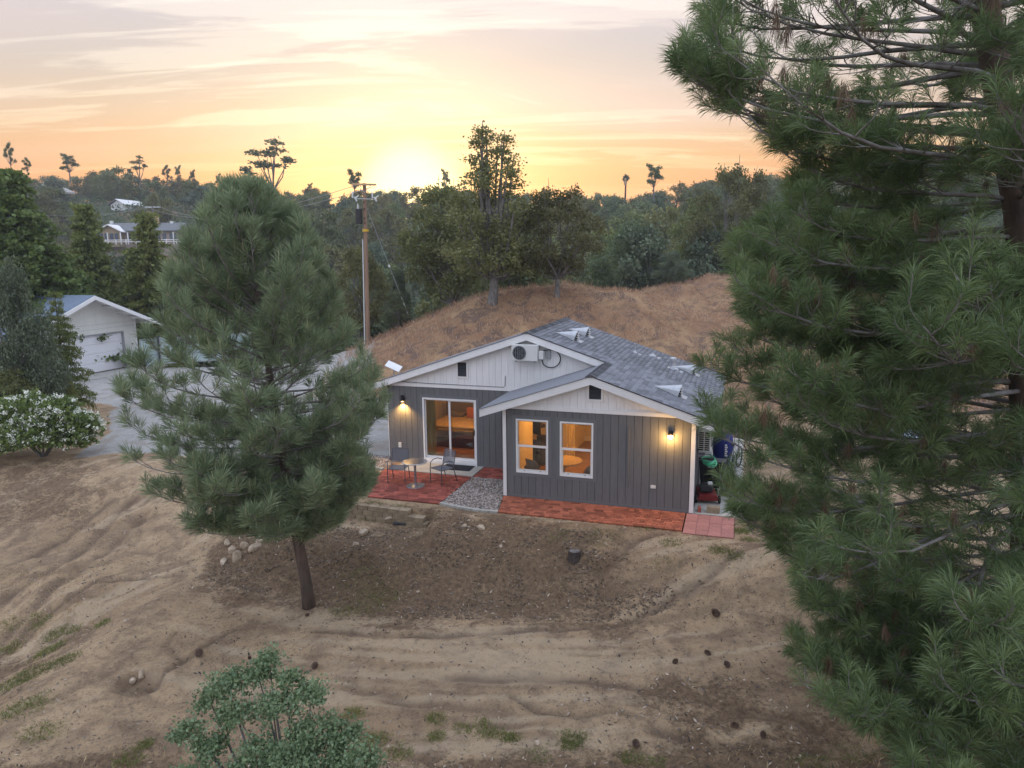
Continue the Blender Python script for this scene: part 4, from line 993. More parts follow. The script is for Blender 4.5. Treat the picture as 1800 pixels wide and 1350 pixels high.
bl.add(V_, [(j * n + i, j * n + (i + 1) % n, (j + 1) * n + (i + 1) % n, (j + 1) * n + i) for j in range(7) for i in range(n)] + [tuple(range(7 * n, 8 * n)), tuple(range(n))[::-1]])
bl.build('cover', K['blue_tarp'], tp, smooth=True)
for k in range(6): MB().box(.10, .18 - (k % 2) * .02, -.268, -.250, .42 + k * .065, .465 + k * .065).build('print', K['letter'], tp)
bi = hthing('bicycle', 6.02, 4.05, PZ, R(75), 'bicycle leaning at the back of the side slab, mostly behind pine needles', 'bicycle')
for x in (-.5, .5):
    wh = MB().tube([(x + .31 * math.cos(a), 0, .33 + .31 * math.sin(a)) for a in [i * 2 * PI / 28 for i in range(29)]], .02, 6, cap=False).build('tyre', K['rubber'], bi)
    sp = MB()
    for i in range(12): a = i * PI / 6; sp.tube([(x, 0, .33), (x + .3 * math.cos(a), 0, .33 + .3 * math.sin(a))], .002, 3)
    sp.build('spokes', K['galv'], bi)
f_ = MB()
for a, c in (((-.5, .33), (-.08, .3)), ((-.5, .33), (-.16, .75)), ((-.08, .3), (-.18, .85)), ((-.16, .75), (.36, .78)), ((-.08, .3), (.34, .68)), ((.5, .33), (.36, .95))): f_.tube([(a[0], 0, a[1]), (c[0], 0, c[1])], .016, 8)
f_.build('frame', K['steel'], bi); MB().tube([(.34, -.28, .98), (.38, 0, .96), (.34, .28, .98)], .012, 8).build('handlebar', K['black'], bi); MB().box(-.30, -.08, -.06, .06, .86, .91).build('saddle', K['black'], bi, bevel=.02)
o = MB().box(-.04, .04, -.10, .10, 0, .115).build('clay_brick', K['brick'], None, bevel=.004); o.location = HW(5.22, .17, PZ + .001); o.rotation_euler = (0, 0, HR + .1); tag(o, 'single red brick standing on the side slab by the white corner', 'brick')
o = MB().box(-.16, .16, -.10, .10, 0, .16).build('block', K['block'], None, bevel=.01); o.location = HW(5.56, .20, PZ + .001); o.rotation_euler = (0, 0, HR - .05); tag(o, 'tan wall block on the side slab beside the red brick', 'block')
# ---------------------------------------------------------------- satellite dish, left of the roof
dish = hthing('satellite_dish', -5.0, 3.4, 0, 0, 'flat white rectangular satellite dish on a thin pole at the left eave', 'satellite dish')
MB().tube([(0, 0, 1.9), (0, 0, 2.85)], .018, 8).build('pole', K['grey_metal'], dish)
MB().box(-.26, .26, -.15, .15, -.012, .012).build('panel', K['white'], dish, bevel=.01, loc=(0, 0, 2.88), rot=(R(32), R(24), R(10)))
# ---------------------------------------------------------------- garage
ga = empty('garage', at(157, 658, 0), math.atan2(.96, .28), 'white stucco garage with broad gable overhang and closed roll-up door', 'garage')
GW, GH, GA = 3.75, 2.95, 4.45; gp = (GA - GH) / GW
def groof(x): return GA - gp * abs(x)
MB().prism([(-GW, 0), (-2.75, 0), (-2.75, GH), (-GW, GH)], 0, .2).build('wall', K['garage'], ga); MB().prism([(2.75, 0), (GW, 0), (GW, GH), (2.75, GH)], 0, .2).build('wall', K['garage'], ga)
MB().prism([(-2.75, 2.2), (2.75, 2.2), (2.75, GH), (-2.75, GH)], 0, .2).build('wall', K['garage'], ga)
MB().prism([(-GW, GH), (GW, GH), (0, GA - .0)], 0, .2).build('gable', K['garage'], ga)
for z in (2.52, 2.78): MB().box(-GW, GW, -.008, -.001, z, z + .012).build('joint', K['grey_metal'], ga)
MB().box(-1.2, -1.185, -.008, -.001, 2.2, 3.6).build('joint', K['grey_metal'], ga)
for i in range(4): MB().box(-2.74, 2.74, .12, .16, .02 + i * .545, .555 + i * .545).build('door_panel', K['garage_door'], ga)
for s_ in (-1, 1): MB().box(s_ * GW - (.0 if s_ < 0 else .2), s_ * GW + (.2 if s_ < 0 else 0), .2, 8, 0, GH).build('wall', K['garage'], ga)
MB().box(GW - .06, GW + .03, -.02, -.001, 0, GH).build('corner_trim', K['white'], ga)
for s_ in (-1, 1): MB().box(s_ * 2.75 - .05, s_ * 2.75 + .05, -.012, .10, 0, 2.25).build('door_jamb', K['grey_metal'], ga)
MB().box(-2.7, 2.7, -.012, .10, 2.17, 2.25).build('door_jamb', K['grey_metal'], ga)
EO = 1.15; FO = 1.0
for s_ in (-1, 1):
    x1 = s_ * (GW + EO)
    MB().prism([(0, GA + .02), (x1, groof(x1) + .02), (x1, groof(x1) + .09), (0, GA + .09)], -FO, 8.6).build('roof', K['blue_roof'], ga)
    MB().prism([(0, GA - .16), (x1, groof(x1) - .16), (x1, groof(x1) + .06), (0, GA + .06)], -FO - .05, -FO - .001).build('fascia_board', K['white'], ga)
    MB().prism([(0, GA - .01), (x1, groof(x1) - .01), (x1, groof(x1) + .018), (0, GA + .018)], -FO, 8.5).build('soffit', K['white_board'], ga)
    for k in range(5):
        x = s_ * (.5 + k * .95); MB().box(x - .045, x + .045, -FO + .01, -.01, groof(x) - .16, groof(x) - .03).build('outrigger', K['white_board'], ga)
ap = empty('driveway_apron', (0, 0, 0)); ap['kind'] = 'structure'
o = MB().box(-4.2, 4.6, -1.6, -.01, -.1, .012).build('apron_slab', K['concrete'], ap); o.location = at(150, 660, 0); o.rotation_euler = (0, 0, math.atan2(.96, .28))
# gate of frosted panels
gt = empty('metal_gate', at(255, 648, 0), 0, 'dark framed gate with pale frosted panels between garage and yard', 'gate')
def leaf(a, b_, h=1.75):
    a = Vector(a); b_ = Vector(b_); f_ = MB()
    for p, q2 in ((a, a + Vector((0, 0, h))), (b_, b_ + Vector((0, 0, h)))): f_.bar(p, q2, .07)
    for z in (.12, .72, h): f_.bar(a + Vector((0, 0, z)), b_ + Vector((0, 0, z)), .05)
    f_.build('frame', K['grey_metal'], gt)
    for z0, z1 in ((.15, .69), (.75, h - .03)): MB().add([a + Vector((0, 0, z0)), b_ + Vector((0, 0, z0)), b_ + Vector((0, 0, z1)), a + Vector((0, 0, z1))] + [p + Vector((0, .02, 0)) for p in (a + Vector((0, 0, z0)), b_ + Vector((0, 0, z0)), b_ + Vector((0, 0, z1)), a + Vector((0, 0, z1)))], [(0, 1, 2, 3), (7, 6, 5, 4), (0, 4, 5, 1), (1, 5, 6, 2), (2, 6, 7, 3), (3, 7, 4, 0)]).build('pane', K['frost'], gt)
leaf((-.15, 0, 0), (.28, 1.3, 0)); leaf((.48, 1.2, 0), (2.9, 2.3, 0)); leaf((2.95, 2.35, 0), (5.3, 3.4, 0))
MB().box(.33, .43, 1.15, 1.35, 0, 1.85).build('post', K['fan'], gt)
pl = empty('planter', at(246, 641, 0) + Vector((0, .6, 0)), 0, 'brown planter box with white flowers between the garage and the gate', 'planter')
MB().box(-.35, .35, -.3, .3, 0, .55).build('box', K['wood_pole'], pl)
# ---------------------------------------------------------------- utility pole
pd = 40.0; pb = at(645.5, 575, d=pd); gzp = g1(pb.x, pb.y); pt_ = at(640.5, 322, d=pd)
po = empty('utility_pole', (pb.x, pb.y, gzp), 0, 'wooden utility pole with crossarm, transformer and white conduit behind the left pine', 'utility pole')
hgt = pt_.z - gzp; tx = pt_.x - pb.x
MB().tube([(0, 0, -.3), (tx * .5, 0, hgt * .5), (tx, 0, hgt)], [.13, .115, .095], 14).build('pole', K['wood_pole'], po)
MB().tube([(-.17, -.05, .0), (tx * .65 - .15, -.05, hgt * .66)], .03, 8).build('conduit', K['insulator'], po)
ca = Vector((1, .25, -.0)).normalized()
ct = Vector((tx, -.15, hgt - .08))
MB().bar(ct - ca * .62, ct + ca * .66, .12, .10).build('crossarm', K['crossarm'], po)
for s_ in (-1, 1): MB().bar(ct + ca * (.36 * s_) + Vector((0, 0, -.06)), ct + Vector((0, 0, -.42)), .03).build('brace', K['grey_metal'], po)
MB().bar(ct - ca * .55 + Vector((0, 0, -.74)), ct + ca * .55 + Vector((0, 0, -.76)), .03).build('lower_arm', K['insulator'], po)
for s_ in (-.62, .42):
    b0 = ct + ca * s_ + Vector((0, 0, -.7)); MB().lathe([(.05, 0), (.035, .1), (.05, .2), (.03, .34)], 10, c=b0).build('insulator', K['insulator'], po)
    MB().bar(b0 + Vector((.1, 0, .05)), b0 + Vector((.22, 0, -.18)), .07).build('cutout', K['insulator'], po)
    MB().bar(b0 + Vector((.16, 0, .0)), b0 + Vector((.32, 0, .12)), .05).build('cutout', K['white'], po)
tz = hgt - 1.75
MB().lathe([(.16, -.38), (.18, -.36), (.18, .34), (.19, .36), (.17, .40)], 18, c=(tx - .36, -.05, tz)).build('transformer', K['black'], po); MB().lathe([(.04, 0), (.05, .1), (.03, .28)], 10, c=(tx - .40, -.05, tz + .4)).build('bushing', K['insulator'], po)
MB().lathe([(.168, 0), (.168, .12)], 14, c=(tx * .75, 0, hgt - 2.55)).build('yellow_band', K['yellow'], po)
for z in (1.0, 1.35, 1.85, 2.1): MB().box(tx * .8 - .03, tx * .8 + .04, -.18, -.13, hgt - z - .04, hgt - z + .04).build('bolt', K['black'], po)
gw_ = empty('guy_wire', (pb.x, pb.y, gzp), 0, 'thin guy wire with a white guard running down right from the utility pole', 'wire')
ga_ = at(718, 555, d=41.5) - Vector((pb.x, pb.y, gzp)); gb = Vector((tx, 0, hgt - 1.1))
MB().tube([gb, ga_], .014, 5).build('wire', K['grey_metal'], gw_)
gdir = (gb - ga_).normalized(); MB().tube([ga_, ga_ + gdir * 1.45], .035, 8).build('guard', K['white'], gw_); MB().tube([ga_ + gdir * 3.0, ga_ + gdir * 3.12], .05, 8).build('guard', K['white'], gw_)
farp = at(268, 364, d=105)
fp = empty('utility_pole', (farp.x, farp.y, g1(farp.x, farp.y)), 0, 'far utility pole rising behind the conifers above the long house', 'utility pole')
MB().tube([(0, 0, 0), (0, 0, farp.z - fp.location.z + .3)], [.2, .13], 8).build('pole', K['bark_grey'], fp); MB().bar((-1.1, 0, farp.z - fp.location.z), (1.1, 0, farp.z - fp.location.z), .14).build('crossarm', K['insulator'], fp)
P0 = Vector((pb.x, pb.y, gzp)) + ct
leftp = at(-60, 372, d=95)
for k, off in enumerate((-.55, .55)):
    w_ = MB().tube(sag(P0 + ca * off + Vector((0, 0, -.1)), farp + Vector((off * 1.6, 0, .1)), 16, 1.6) + sag(farp + Vector((off * 1.6, 0, .1)), leftp + Vector((0, 0, off)), 10, 1.2)[1:], .018, 4).build('power_line', K['grey_metal'])
    tag(w_, ['upper power line running left from the near pole to the far pole', 'lower power line running left from the near pole to the far pole'][k], 'power line', 'power lines')
# ---------------------------------------------------------------- far houses
def far_house(px, py, d, label, W2, wallh, ridge, dep, rz=0, gable_front=False, wallm=K['far_wall'], roofm=K['far_roof']):
    w = at(px, py, d=d); h = empty('house', (w.x, w.y, w.z), rz, label, 'house')
    return h, w
h, w = far_house(249, 424, 130, 'long low house with grey roof, small front gable and white rail on the far slope', 13, 2.6, 4.4, 8, R(4))
k = 130 / 1264 * 1.02
MB().box(-6.3, 6.3, 0, 7, -3, 1.9).build('wall', K['far_wall'], h)
MB().add([(-6.7, -.6, 1.85), (6.7, -.6, 1.85), (6.7, 3.5, 3.35), (-6.7, 3.5, 3.35), (-6.7, 7.6, 1.85), (6.7, 7.6, 1.85), (-6.7, -.6, 1.7), (6.7, -.6, 1.7), (-6.7, 7.6, 1.7), (6.7, 7.6, 1.7)], [(0, 1, 2, 3), (3, 2, 5, 4), (6, 8, 9, 7), (0, 6, 7, 1), (4, 5, 9, 8), (0, 3, 4, 8, 6), (1, 7, 9, 5, 2)]).build('roof', K['far_roof'], h)
MB().prism([(-6.3, -1), (-2.9, -1), (-2.9, 1.7), (-4.6, 2.6), (-6.3, 1.7)], -1.6, 0).build('wing_wall', K['block'], h)
for s_ in (-1, 1): MB().prism([(-4.6, 2.72), (-4.6 + s_ * 2.3, 1.5), (-4.6 + s_ * 2.3, 1.68), (-4.6, 2.9)], -2.2, 1.8).build('wing_roof', K['white'], h)
MB().prism([(-6.4, 2.74 - 1.8 * .53), (-4.6, 2.74), (-4.6, 2.76), (-6.4, 2.8 - 1.8 * .53)], -2.1, 1.8).build('wing_roof', K['far_roof'], h)
for x in (-6.0, -5.2, -4.3, -3.5, -1.8, -1.0, -.2, 3.0, 4.0, 5.2, 5.8): MB().box(x - .3, x + .3, -1.66 if x < -2.9 else -.06, -1.601 if x < -2.9 else -.001, .1, 1.35).build('window', K['far_window'], h)
for x in (-6.6, -4.8, -2.6, -1.4, .6, 2.6, 6.3): MB().box(x - .07, x + .07, -2.1, -1.97, -.6, 1.5).build('post', K['white'], h)
for z in (.12, -.18): MB().box(-6.8, 8.6, -2.4, -2.32, z, z + .12).build('rail', K['white'], h)
for i in range(10): MB().box(-6.8 + i * 1.7, -6.68 + i * 1.7, -2.41, -2.31, -.6, .3).build('rail_post', K['white'], h)
MB().box(1.6, 2.2, 2.2, 2.9, 2.6, 4.4).build('chimney', K['crossarm'], h); MB().box(-6.5, -6.0, 3, 3.5, 3.1, 3.7).build('roof_box', K['ac'], h); MB().box(4.0, 4.5, 3, 3.5, 3.1, 3.6).build('roof_box', K['ac'], h)
h, w = far_house(208, 373, 165, 'small white gabled house half hidden by oaks high on the far hill', 4, 2, 3, 6, R(-10))
h.location.z += .9; MB().prism([(-1.7, -3), (1.7, -3), (1.7, .8), (0, 1.75), (-1.7, .8)], 0, 7).build('wall', K['white_board'], h)
for s_ in (-1, 1): MB().prism([(0, 1.8), (s_ * 2.2, .6), (s_ * 2.2, .8), (0, 2.0)], -.5, 7.4).build('roof', K['white'] if s_ > 0 else K['far_roof'], h)
rd = empty('hill_road', (0, 0, 0)); rd['kind'] = 'structure'
a_, b_ = at(80, 312, d=200), at(115, 330, d=178); MB().bar(a_ + Vector((0, 0, -1.6)), b_ + Vector((0, 0, -1.2)), 4, .4).build('road_surface', K['concrete'], rd)
# pale sheet, dark bin and white stone far right, behind the big pine
o = MB().add([(-.85, -.35, .30), (.85, -.5, .22), (.8, .45, .42), (-.8, .5, .5), (0, -.45, .34), (0, .5, .56)], [(0, 4, 5, 3), (4, 1, 2, 5)]).build('tarp_sheet', K['pale_tarp'])
w = at(1600, 792, 0); o.location = (w.x, w.y, g1(w.x, w.y)); o.modifiers.new('solid', 'SOLIDIFY').thickness = .04; o.rotation_euler = (0, 0, -.15)
tag(o, 'pale blue sheet glimpsed through the big pine at the right', 'tarp')
w = at(1518, 945, -.4); bn_ = empty('storage_bin', (w.x, w.y, g1(w.x, w.y)), -.1, 'dark brown storage bin half hidden behind the big pine branches', 'bin')
MB().box(-.42, .42, -.3, .3, 0, .55).build('body', K['bark'], bn_, bevel=.02); MB().box(-.46, .46, -.34, .34, .55, .62).build('lid', K['black'], bn_, bevel=.015)
for i in range(4): MB().box(.05 + i * .06, .09 + i * .06, -.306, -.301, .40, .45).build('print', K['letter'], bn_)
# ---------------------------------------------------------------- rocks, stump, cones
def on(px, py, z=-.9):
    d0 = None; ds = np.arange(6, 30, .02); o_ = at(px, py, d=1.0) - Vector((0, 0, CH))
    X = o_.x * ds; Y = o_.y * ds; Z = CH + o_.z * ds; hit = np.nonzero(Z < gz(X, Y))[0]; k = hit[0] if len(hit) else 0
    return Vector((X[k], Y[k], g1(X[k], Y[k])))
def rock(px, py, r, seed, label, flat=.7, group=None, lift=.3):
    w = on(px, py); o = blob(MB(), (0, 0, 0), r, seed, .5, 2, flat).build('rock', K['rock'], None, smooth=False)
    o.location = (w.x, w.y, w.z + (r if not isinstance(r, tuple) else r[2]) * lift); o.rotation_euler = (0, 0, seed * 1.3); tag(o, label, 'rock', group)
for i, (px, py, r, lab) in enumerate((
        (394, 990, (.16, .10, .09), 'flat pale rock lowest in the pile behind the left pine trunk'), (408, 972, (.13, .10, .15), 'upright pale rock in the pile next to the flat lowest one'), (418, 984, (.14, .12, .20), 'tall tan rock at the middle of the rock pile'),
        (430, 962, (.13, .11, .13), 'light grey rock at the back of the rock pile'), (449, 966, (.22, .12, .12), 'largest orange brown rock at the right end of the rock pile'), (400, 958, (.10, .09, .12), 'small brown rock at the back left of the rock pile'),
        (456, 953, (.12, .08, .07), 'long thin rock half under the pine branches behind the rock pile'), (638, 940, (.17, .12, .13), 'rounded pale rock alone on the bank right of the pine trunk'), (626, 957, (.09, .06, .05), 'small white rock just below the rounded pale one on the bank'),
        (692, 913, (.30, .10, .07), 'long flat cream stone beside the dark drain cover'), (845, 929, (.15, .10, .08), 'flat pale rock on the bank edge below the pebble bed'), (816, 926, (.08, .06, .06), 'small pale rock left of the flat one on the bank edge'),
        (880, 963, (.06, .05, .05), 'small cream stone midway down the bank'), (886, 955, (.05, .04, .04), 'tiny cream stone just above the one midway down the bank'), (250, 1194, (.075, .075, .13), 'square pale stone standing in the small dug hole'),
        (234, 1200, (.08, .07, .07), 'orange brown stone at the left side of the small dug hole'), (735, 1042, (.05, .04, .03), 'small white stone near the foot of the bank'), (945, 1308, (.06, .05, .05), 'small grey stone among weeds at the bottom edge'), (1133, 1052, (.05, .03, .04), 'small white stone on the right of the dirt track'), (863, 1043, (.045, .035, .03), 'small round white stone at the foot of the bank below the stump'))):
    rock(px, py, r, i + 11, lab, 1)
w = on(1010, 980); st = empty('tree_stump', (w.x, w.y, w.z), 0, 'low dark cut tree stump on the bank in front of the house', 'stump')
MB().lathe([(.17, -.1), (.15, .03), (.14, .13)], 18).build('trunk', K['stump'], st); MB().lathe([(.12, .131), (.08, .135), (.03, .128)], 18).build('cut_face', K['bark_grey'], st)
cone0 = None
for i, (px, py, s_, lab) in enumerate(((1253, 1084, 1.5, 'largest dark pine cone cluster on the dirt near the big pine'), (1241, 1153, 1.0, 'dark pine cone, upper of the three lying close together'), (1191, 1168, .95, 'dark pine cone, leftmost of the three lying close together'), (1276, 1170, .9, 'dark pine cone, right one of the three lying close together'),
        (1292, 1282, 1.0, 'pale tipped pine cone in the dark rut near the lower right'), (1346, 1293, .9, 'dark pine cone right of the pale tipped one in the rut'), (556, 1172, 1.0, 'dark pine cone on the dirt just above the small oak'), (352, 1150, 1.2, 'dark pine cone on the dirt left of the small oak top'), (436, 1158, .6, 'small pine cone beside the tip of the small oak'), (541, 1084, .7, 'small dark pine cone at the foot of the left pine trunk'), (1115, 1308, 1.0, 'dark pine cone among litter at the bottom edge'))):
    w = on(px, py)
    if cone0 is None:
        c_ = MB()
        for r_ in range(9):
            z = .02 + r_ * .013; rr = .075 * math.sin(PI * (r_ + 1.6) / 11)
            for j in range(11):
                a = 2 * PI * (j + .5 * (r_ % 2)) / 11; ca_, sa_ = math.cos(a), math.sin(a)
                c_.add([(rr * .4 * ca_ - sa_ * .01, rr * .4 * sa_ + ca_ * .01, z), (rr * .4 * ca_ + sa_ * .01, rr * .4 * sa_ - ca_ * .01, z), (rr * ca_, rr * sa_, z + .016), (rr * .8 * ca_, rr * .8 * sa_, z - .004)], [(0, 1, 2), (0, 3, 1), (0, 2, 3), (1, 3, 2)])
        cone0 = c_.build('pine_cone', K['cone']); o = cone0
    else: o = cone0.copy(); C.objects.link(o)
    o.location = (w.x, w.y, w.z); o.scale = (s_ * 1.05, s_ * 1.05, s_ * .8); o.rotation_euler = (.9 * math.sin(i), .7, i * 1.7); tag(o, lab, 'pine cone', 'pine cones on the dirt')
# ---------------------------------------------------------------- the air
hz = bpy.data.materials.new('haze'); hz.use_nodes = True; hz.node_tree.nodes.clear(); q = G(hz.node_tree)
pv_ = q.n('ShaderNodeVolumePrincipled'); pv_.inputs['Color'].default_value = (.85, .90, 1, 1); pv_.inputs['Density'].default_value = .00055; pv_.inputs['Anisotropy'].default_value = .1
q.l(pv_.outputs[0], q.n('ShaderNodeOutputMaterial').inputs['Volume'])
o = MB().box(-720, 720, -90, 1620, -45, 46).build('haze', hz); tag(o, kind='stuff')
# ================================================================ FOLIAGE GENERATORS
def norm(a): return a / np.maximum(np.linalg.norm(a, axis=-1, keepdims=True), 1e-9)
def kites(P, T, Wv, w, mid, tip, nrm=None):
    """four-point leaves: base P, mid point, tip, half-width vector"""
    n = len(P); V_ = np.empty((n, 4, 3)); V_[:, 0] = P; V_[:, 1] = mid + Wv * w; V_[:, 2] = tip; V_[:, 3] = mid - Wv * w
    return V_.reshape(-1, 3), np.arange(n * 4).reshape(n, 4)
def needle_mesh(name, tips, dirs, length, n, width, mat_, seed, shoot=.14, droop=.25, th0=14, th1=78, up=0):
    q_ = np.random.default_rng(seed); N = len(tips); tips = np.repeat(np.asarray(tips), n, 0); D_ = norm(np.repeat(np.asarray(dirs), n, 0))
    u = q_.random((N * n, 1)); base = tips - D_ * u * shoot
    r = norm(q_.normal(size=(N * n, 3))); perp = norm(np.cross(D_, r))
    th = np.radians(th0 + (th1 - th0) * (q_.random((N * n, 1)) * .65 + .35 * u))
    d = norm(D_ * np.cos(th) + perp * np.sin(th)); d[:, 2] += up; d = norm(d)
    l = length * q_.uniform(.7, 1.1, (N * n, 1)) * np.repeat(q_.uniform(.8, 1.15, (N, 1)), n, 0)
    mid = base + d * l * .55; d2 = d.copy(); d2[:, 2] -= droop; tip = mid + norm(d2) * l * .45
    Wv = norm(np.cross(d, q_.normal(size=(N * n, 3))))
    V_, F_ = kites(base, None, Wv, width * .5, mid, tip)
    tv = np.repeat(q_.random(N), n); var = np.clip(.55 * tv + .45 * q_.random(N * n), 0, 1)
    return np_mesh(name, V_, F_, mat_, np.repeat(var, 4))
def curve(p0, az, el, L, n, sag_, tipup, wob, q_):
    pts = [np.array(p0, float)]; a = az; e = el; st = L / n
    for i in range(n):
        t = (i + 1) / n; e = el - sag_ * math.sin(t * PI * .8) + tipup * t * t; a += q_.uniform(-wob, wob)
        pts.append(pts[-1] + st * np.array([math.cos(a) * math.cos(e), math.sin(a) * math.cos(e), math.sin(e)]))
    return pts
def pine(root, trunk_pts, trunk_r, zs, lenf, elf, q_, limbs_per, tuft_step, sub_len, reject, keep, extra=(), sagf=.25, tipup=.5, wob=.12, lw=.018):
    MB().tube(trunk_pts, trunk_r, 14).build('trunk', K['bark'], root, smooth=True)
    tp = np.array([p[2] for p in trunk_pts]); tips = []; dirs = []
    def tr_at(z): return np.array([np.interp(z, tp, [p[0] for p in trunk_pts]), np.interp(z, tp, [p[1] for p in trunk_pts]), z])
    specs = []
    for z in zs:
        a0 = q_.uniform(0, 2 * PI)
        for j in range(limbs_per): specs.append((z + q_.uniform(-.15, .15), a0 + j * 2 * PI / limbs_per + q_.uniform(-.4, .4), None))
    specs += list(extra)
    for z, az, Lx in specs:
        L = (Lx or lenf(z, az) * q_.uniform(.72, 1.08)); 
        if L < .25: continue
        st = q_.getstate()
        for _ in range(40):
            q_.setstate(st); pts = curve(tr_at(z), az, elf(z) + q_.uniform(-.13, .13), L, 7, sagf, tipup, wob, q_)
            if reject(pts[-1]) or reject(pts[-2]) : L *= .93
            else: break
        if L < .3: continue
        r0 = lw + .0065 * L
        mb = MB(); mb.tube(pts, [r0 * (1 - .82 * i / 7) for i in range(8)], 6)
        nt_ = max(3, int(L / tuft_step))
        for i in range(nt_):
            t = .22 + .78 * (i + .5) / nt_; f = t * 7; k = min(int(f), 6); p = pts[k] + (pts[k + 1] - pts[k]) * (f - k)
            d = pts[k + 1] - pts[k]; a = math.atan2(d[1], d[0]) + (1 if i % 2 else -1) * q_.uniform(.5, 1.15)
            l2 = sub_len * (1.15 - .75 * t) * q_.uniform(.6, 1.25) * min(1, L / 1.5)
            e = math.asin(max(-1, min(1, d[2] / np.linalg.norm(d)))) + q_.uniform(-.25, .4)
            sp = curve(p, a, e, max(l2, .12), 4, .15, .5, .22, q_)
            if reject(sp[-1]) or not keep(sp[-1], q_): continue
            mb.tube(sp, [.011, .008, .006, .0045, .004], 4, cap=False)
            tips.append(sp[-1]); dirs.append(sp[-1] - sp[-2])
            for b_ in range(1 + int(l2 / .28)):
                k2 = q_.choice((1, 2, 3)); a3 = a + q_.choice((-1, 1)) * q_.uniform(.4, 1.2); s2 = curve(sp[k2], a3, e + q_.uniform(-.1, .6), q_.uniform(.12, .34), 2, .0, .5, .2, q_)
                if keep(s2[-1], q_) and not reject(s2[-1]): mb.tube(s2, [.006, .005, .004], 4, cap=False); tips.append(s2[-1]); dirs.append(s2[-1] - s2[-2])
        if not reject(pts[-1]): tips.append(pts[-1]); dirs.append(pts[-1] - pts[-2])
        mb.build('limb', K['twig'], root, smooth=True)
    return tips, dirs
# ---- the pine left of the cottage
q_ = random.Random(21)
lp = empty('pine_tree', (0, 0, 0), 0, 'bushy grey green young pine standing on the bank left of the cottage', 'pine tree')
bx, by = -4.44, 14.5; bz = g1(bx, by)
tpts = [(bx, by, bz - .1), (bx - .03, by, bz + .5), (-4.62, 14.5, .8), (-4.85, 14.5, 3), (-5.05, 14.5, 5.4), (-5.2, 14.5, 7.75)]
rz_ = ([.35, .8, 1.3, 1.9, 2.5, 3.4, 4.3, 5.4, 6.4, 7.2, 7.8], [1.0, 1.6, 2.2, 2.7, 2.9, 2.95, 2.8, 2.6, 2.5, 2.0, 1.3])
def ll(z, az):
    r = float(np.interp(z + .3, *rz_))
    if math.cos(az) > .5 and z < 2: r *= .93
    return r * 1.02
lo = lambda z: float(np.interp(z, [.3, 1.5, 3, 5, 7.8], [-.12, .05, .22, .55, .95]))
def rejL(p):
    if p[2] < .35: return True
    px, py = px_of(*p)
    e = np.interp(py, [330, 380, 450, 550, 640, 700, 800, 850, 900, 950, 1000], [390, 350, 300, 272, 215, 195, 215, 230, 300, 370, 430])
    r = np.interp(py, [330, 380, 450, 550, 640, 700, 800, 850, 900, 950], [465, 535, 575, 605, 660, 685, 670, 655, 610, 560])
    return px < e or px > r or py > 945 or py < 322
def keepL(p, q2):
    px, py = px_of(*p)
    if 330 < px < 640 and 610 < py < 740 and q2.random() < .4: return False
    if px < 330 and py > 640 and q2.random() < .35: return False
    return q2.random() < (.78 if p[2] > 2.6 else .97)
tips, dirs = pine(lp, tpts, [.15, .125, .11, .085, .05, .015], list(np.arange(.6, 3, .22)) + list(np.arange(3, 7.8, .29)), ll, lo, q_, 6, .18, .58, rejL, keepL, extra=[(3.0, PI * .97, 3.3), (3.1, PI * 1.03, 3.5), (1.6, PI * 1.0, 2.9)], sagf=.22, tipup=.65, lw=.010)
for k in range(9): tips.append(np.array([-5.2 + .02 * math.cos(k), 14.5 + .02 * math.sin(k), 7.3 + k * .05])); dirs.append(np.array([.5 * math.cos(k * 2), .5 * math.sin(k * 2), 1]))
print('left pine tufts', len(tips))
nd = needle_mesh('needles', tips, dirs, .285, 44, .0125, K['pine_left'], 3, shoot=.15, droop=.10, th0=12, th1=68, up=.10); link('needles', nd, lp)
sh = MB()
for tp_, dd in zip(tips, dirs):
    if tp_[2] > 1.2 and q_.random() < .42:
        dv = Vector(dd).normalized() * .35 + Vector((q_.uniform(-.15, .15), q_.uniform(-.15, .15), 1)); dv.normalize(); v0 = Vector(tp_); sh.tube([v0 - dv * .05, v0 + dv * q_.uniform(.12, .24)], [.010, .005], 4, cap=False)
sh.build('new_shoots', K['shoot'], lp)
for k, (z, dx) in enumerate(((7.35, .0), (6.9, .05))):
    o = blob(MB(), (0, 0, 0), (.07, .07, .12), 70 + k, .8, 2, 1).build('cone', K['cone'], lp); o.location = (-5.1 + dx, 14.28, z)
# ---- the big pine on the right, close to the camera
q_ = random.Random(5)
rp = empty('pine_tree', (0, 0, 0), 0, 'huge dark green long needled pine filling the right side of the picture', 'pine tree')
tpts = [(7.3, 9.2, g1(7.3, 9.2) - .1), (7.0, 9.0, 1.2), (6.5, 8.8, 4.2), (5.95, 8.6, 6.9), (5.0, 8.4, 9.7), (4.5, 8.2, 12.5), (4.4, 8.1, 15)]
def lr(z, az):
    L = float(np.interp(z, [0, 2, 5, 8, 11, 15], [3.6, 4.6, 4.8, 4.7, 4.0, .8]))
    s_ = math.sin(az)
    if s_ < -.3: L *= 1 - .5 * (-s_ - .3)
    return L
er_ = ([-400, 0, 60, 100, 180, 240, 300, 350, 400, 430, 500, 570, 600, 650, 720, 790, 860, 930, 960, 1020, 1080, 1130, 1200, 1250, 1330, 1400], [1250, 1255, 1225, 1200, 1220, 1375, 1400, 1410, 1330, 1300, 1305, 1330, 1270, 1240, 1250, 1270, 1290, 1320, 1370, 1415, 1440, 1390, 1430, 1500, 1585, 1650])
def rejR(p):
    if np.linalg.norm(np.array(p) - np.array([0, 0, CH])) < 4.3 or p[1] < 3.2: return True
    px, py = px_of(*p)
    return px < np.interp(py, *er_) - 22 or p[2] < -.2
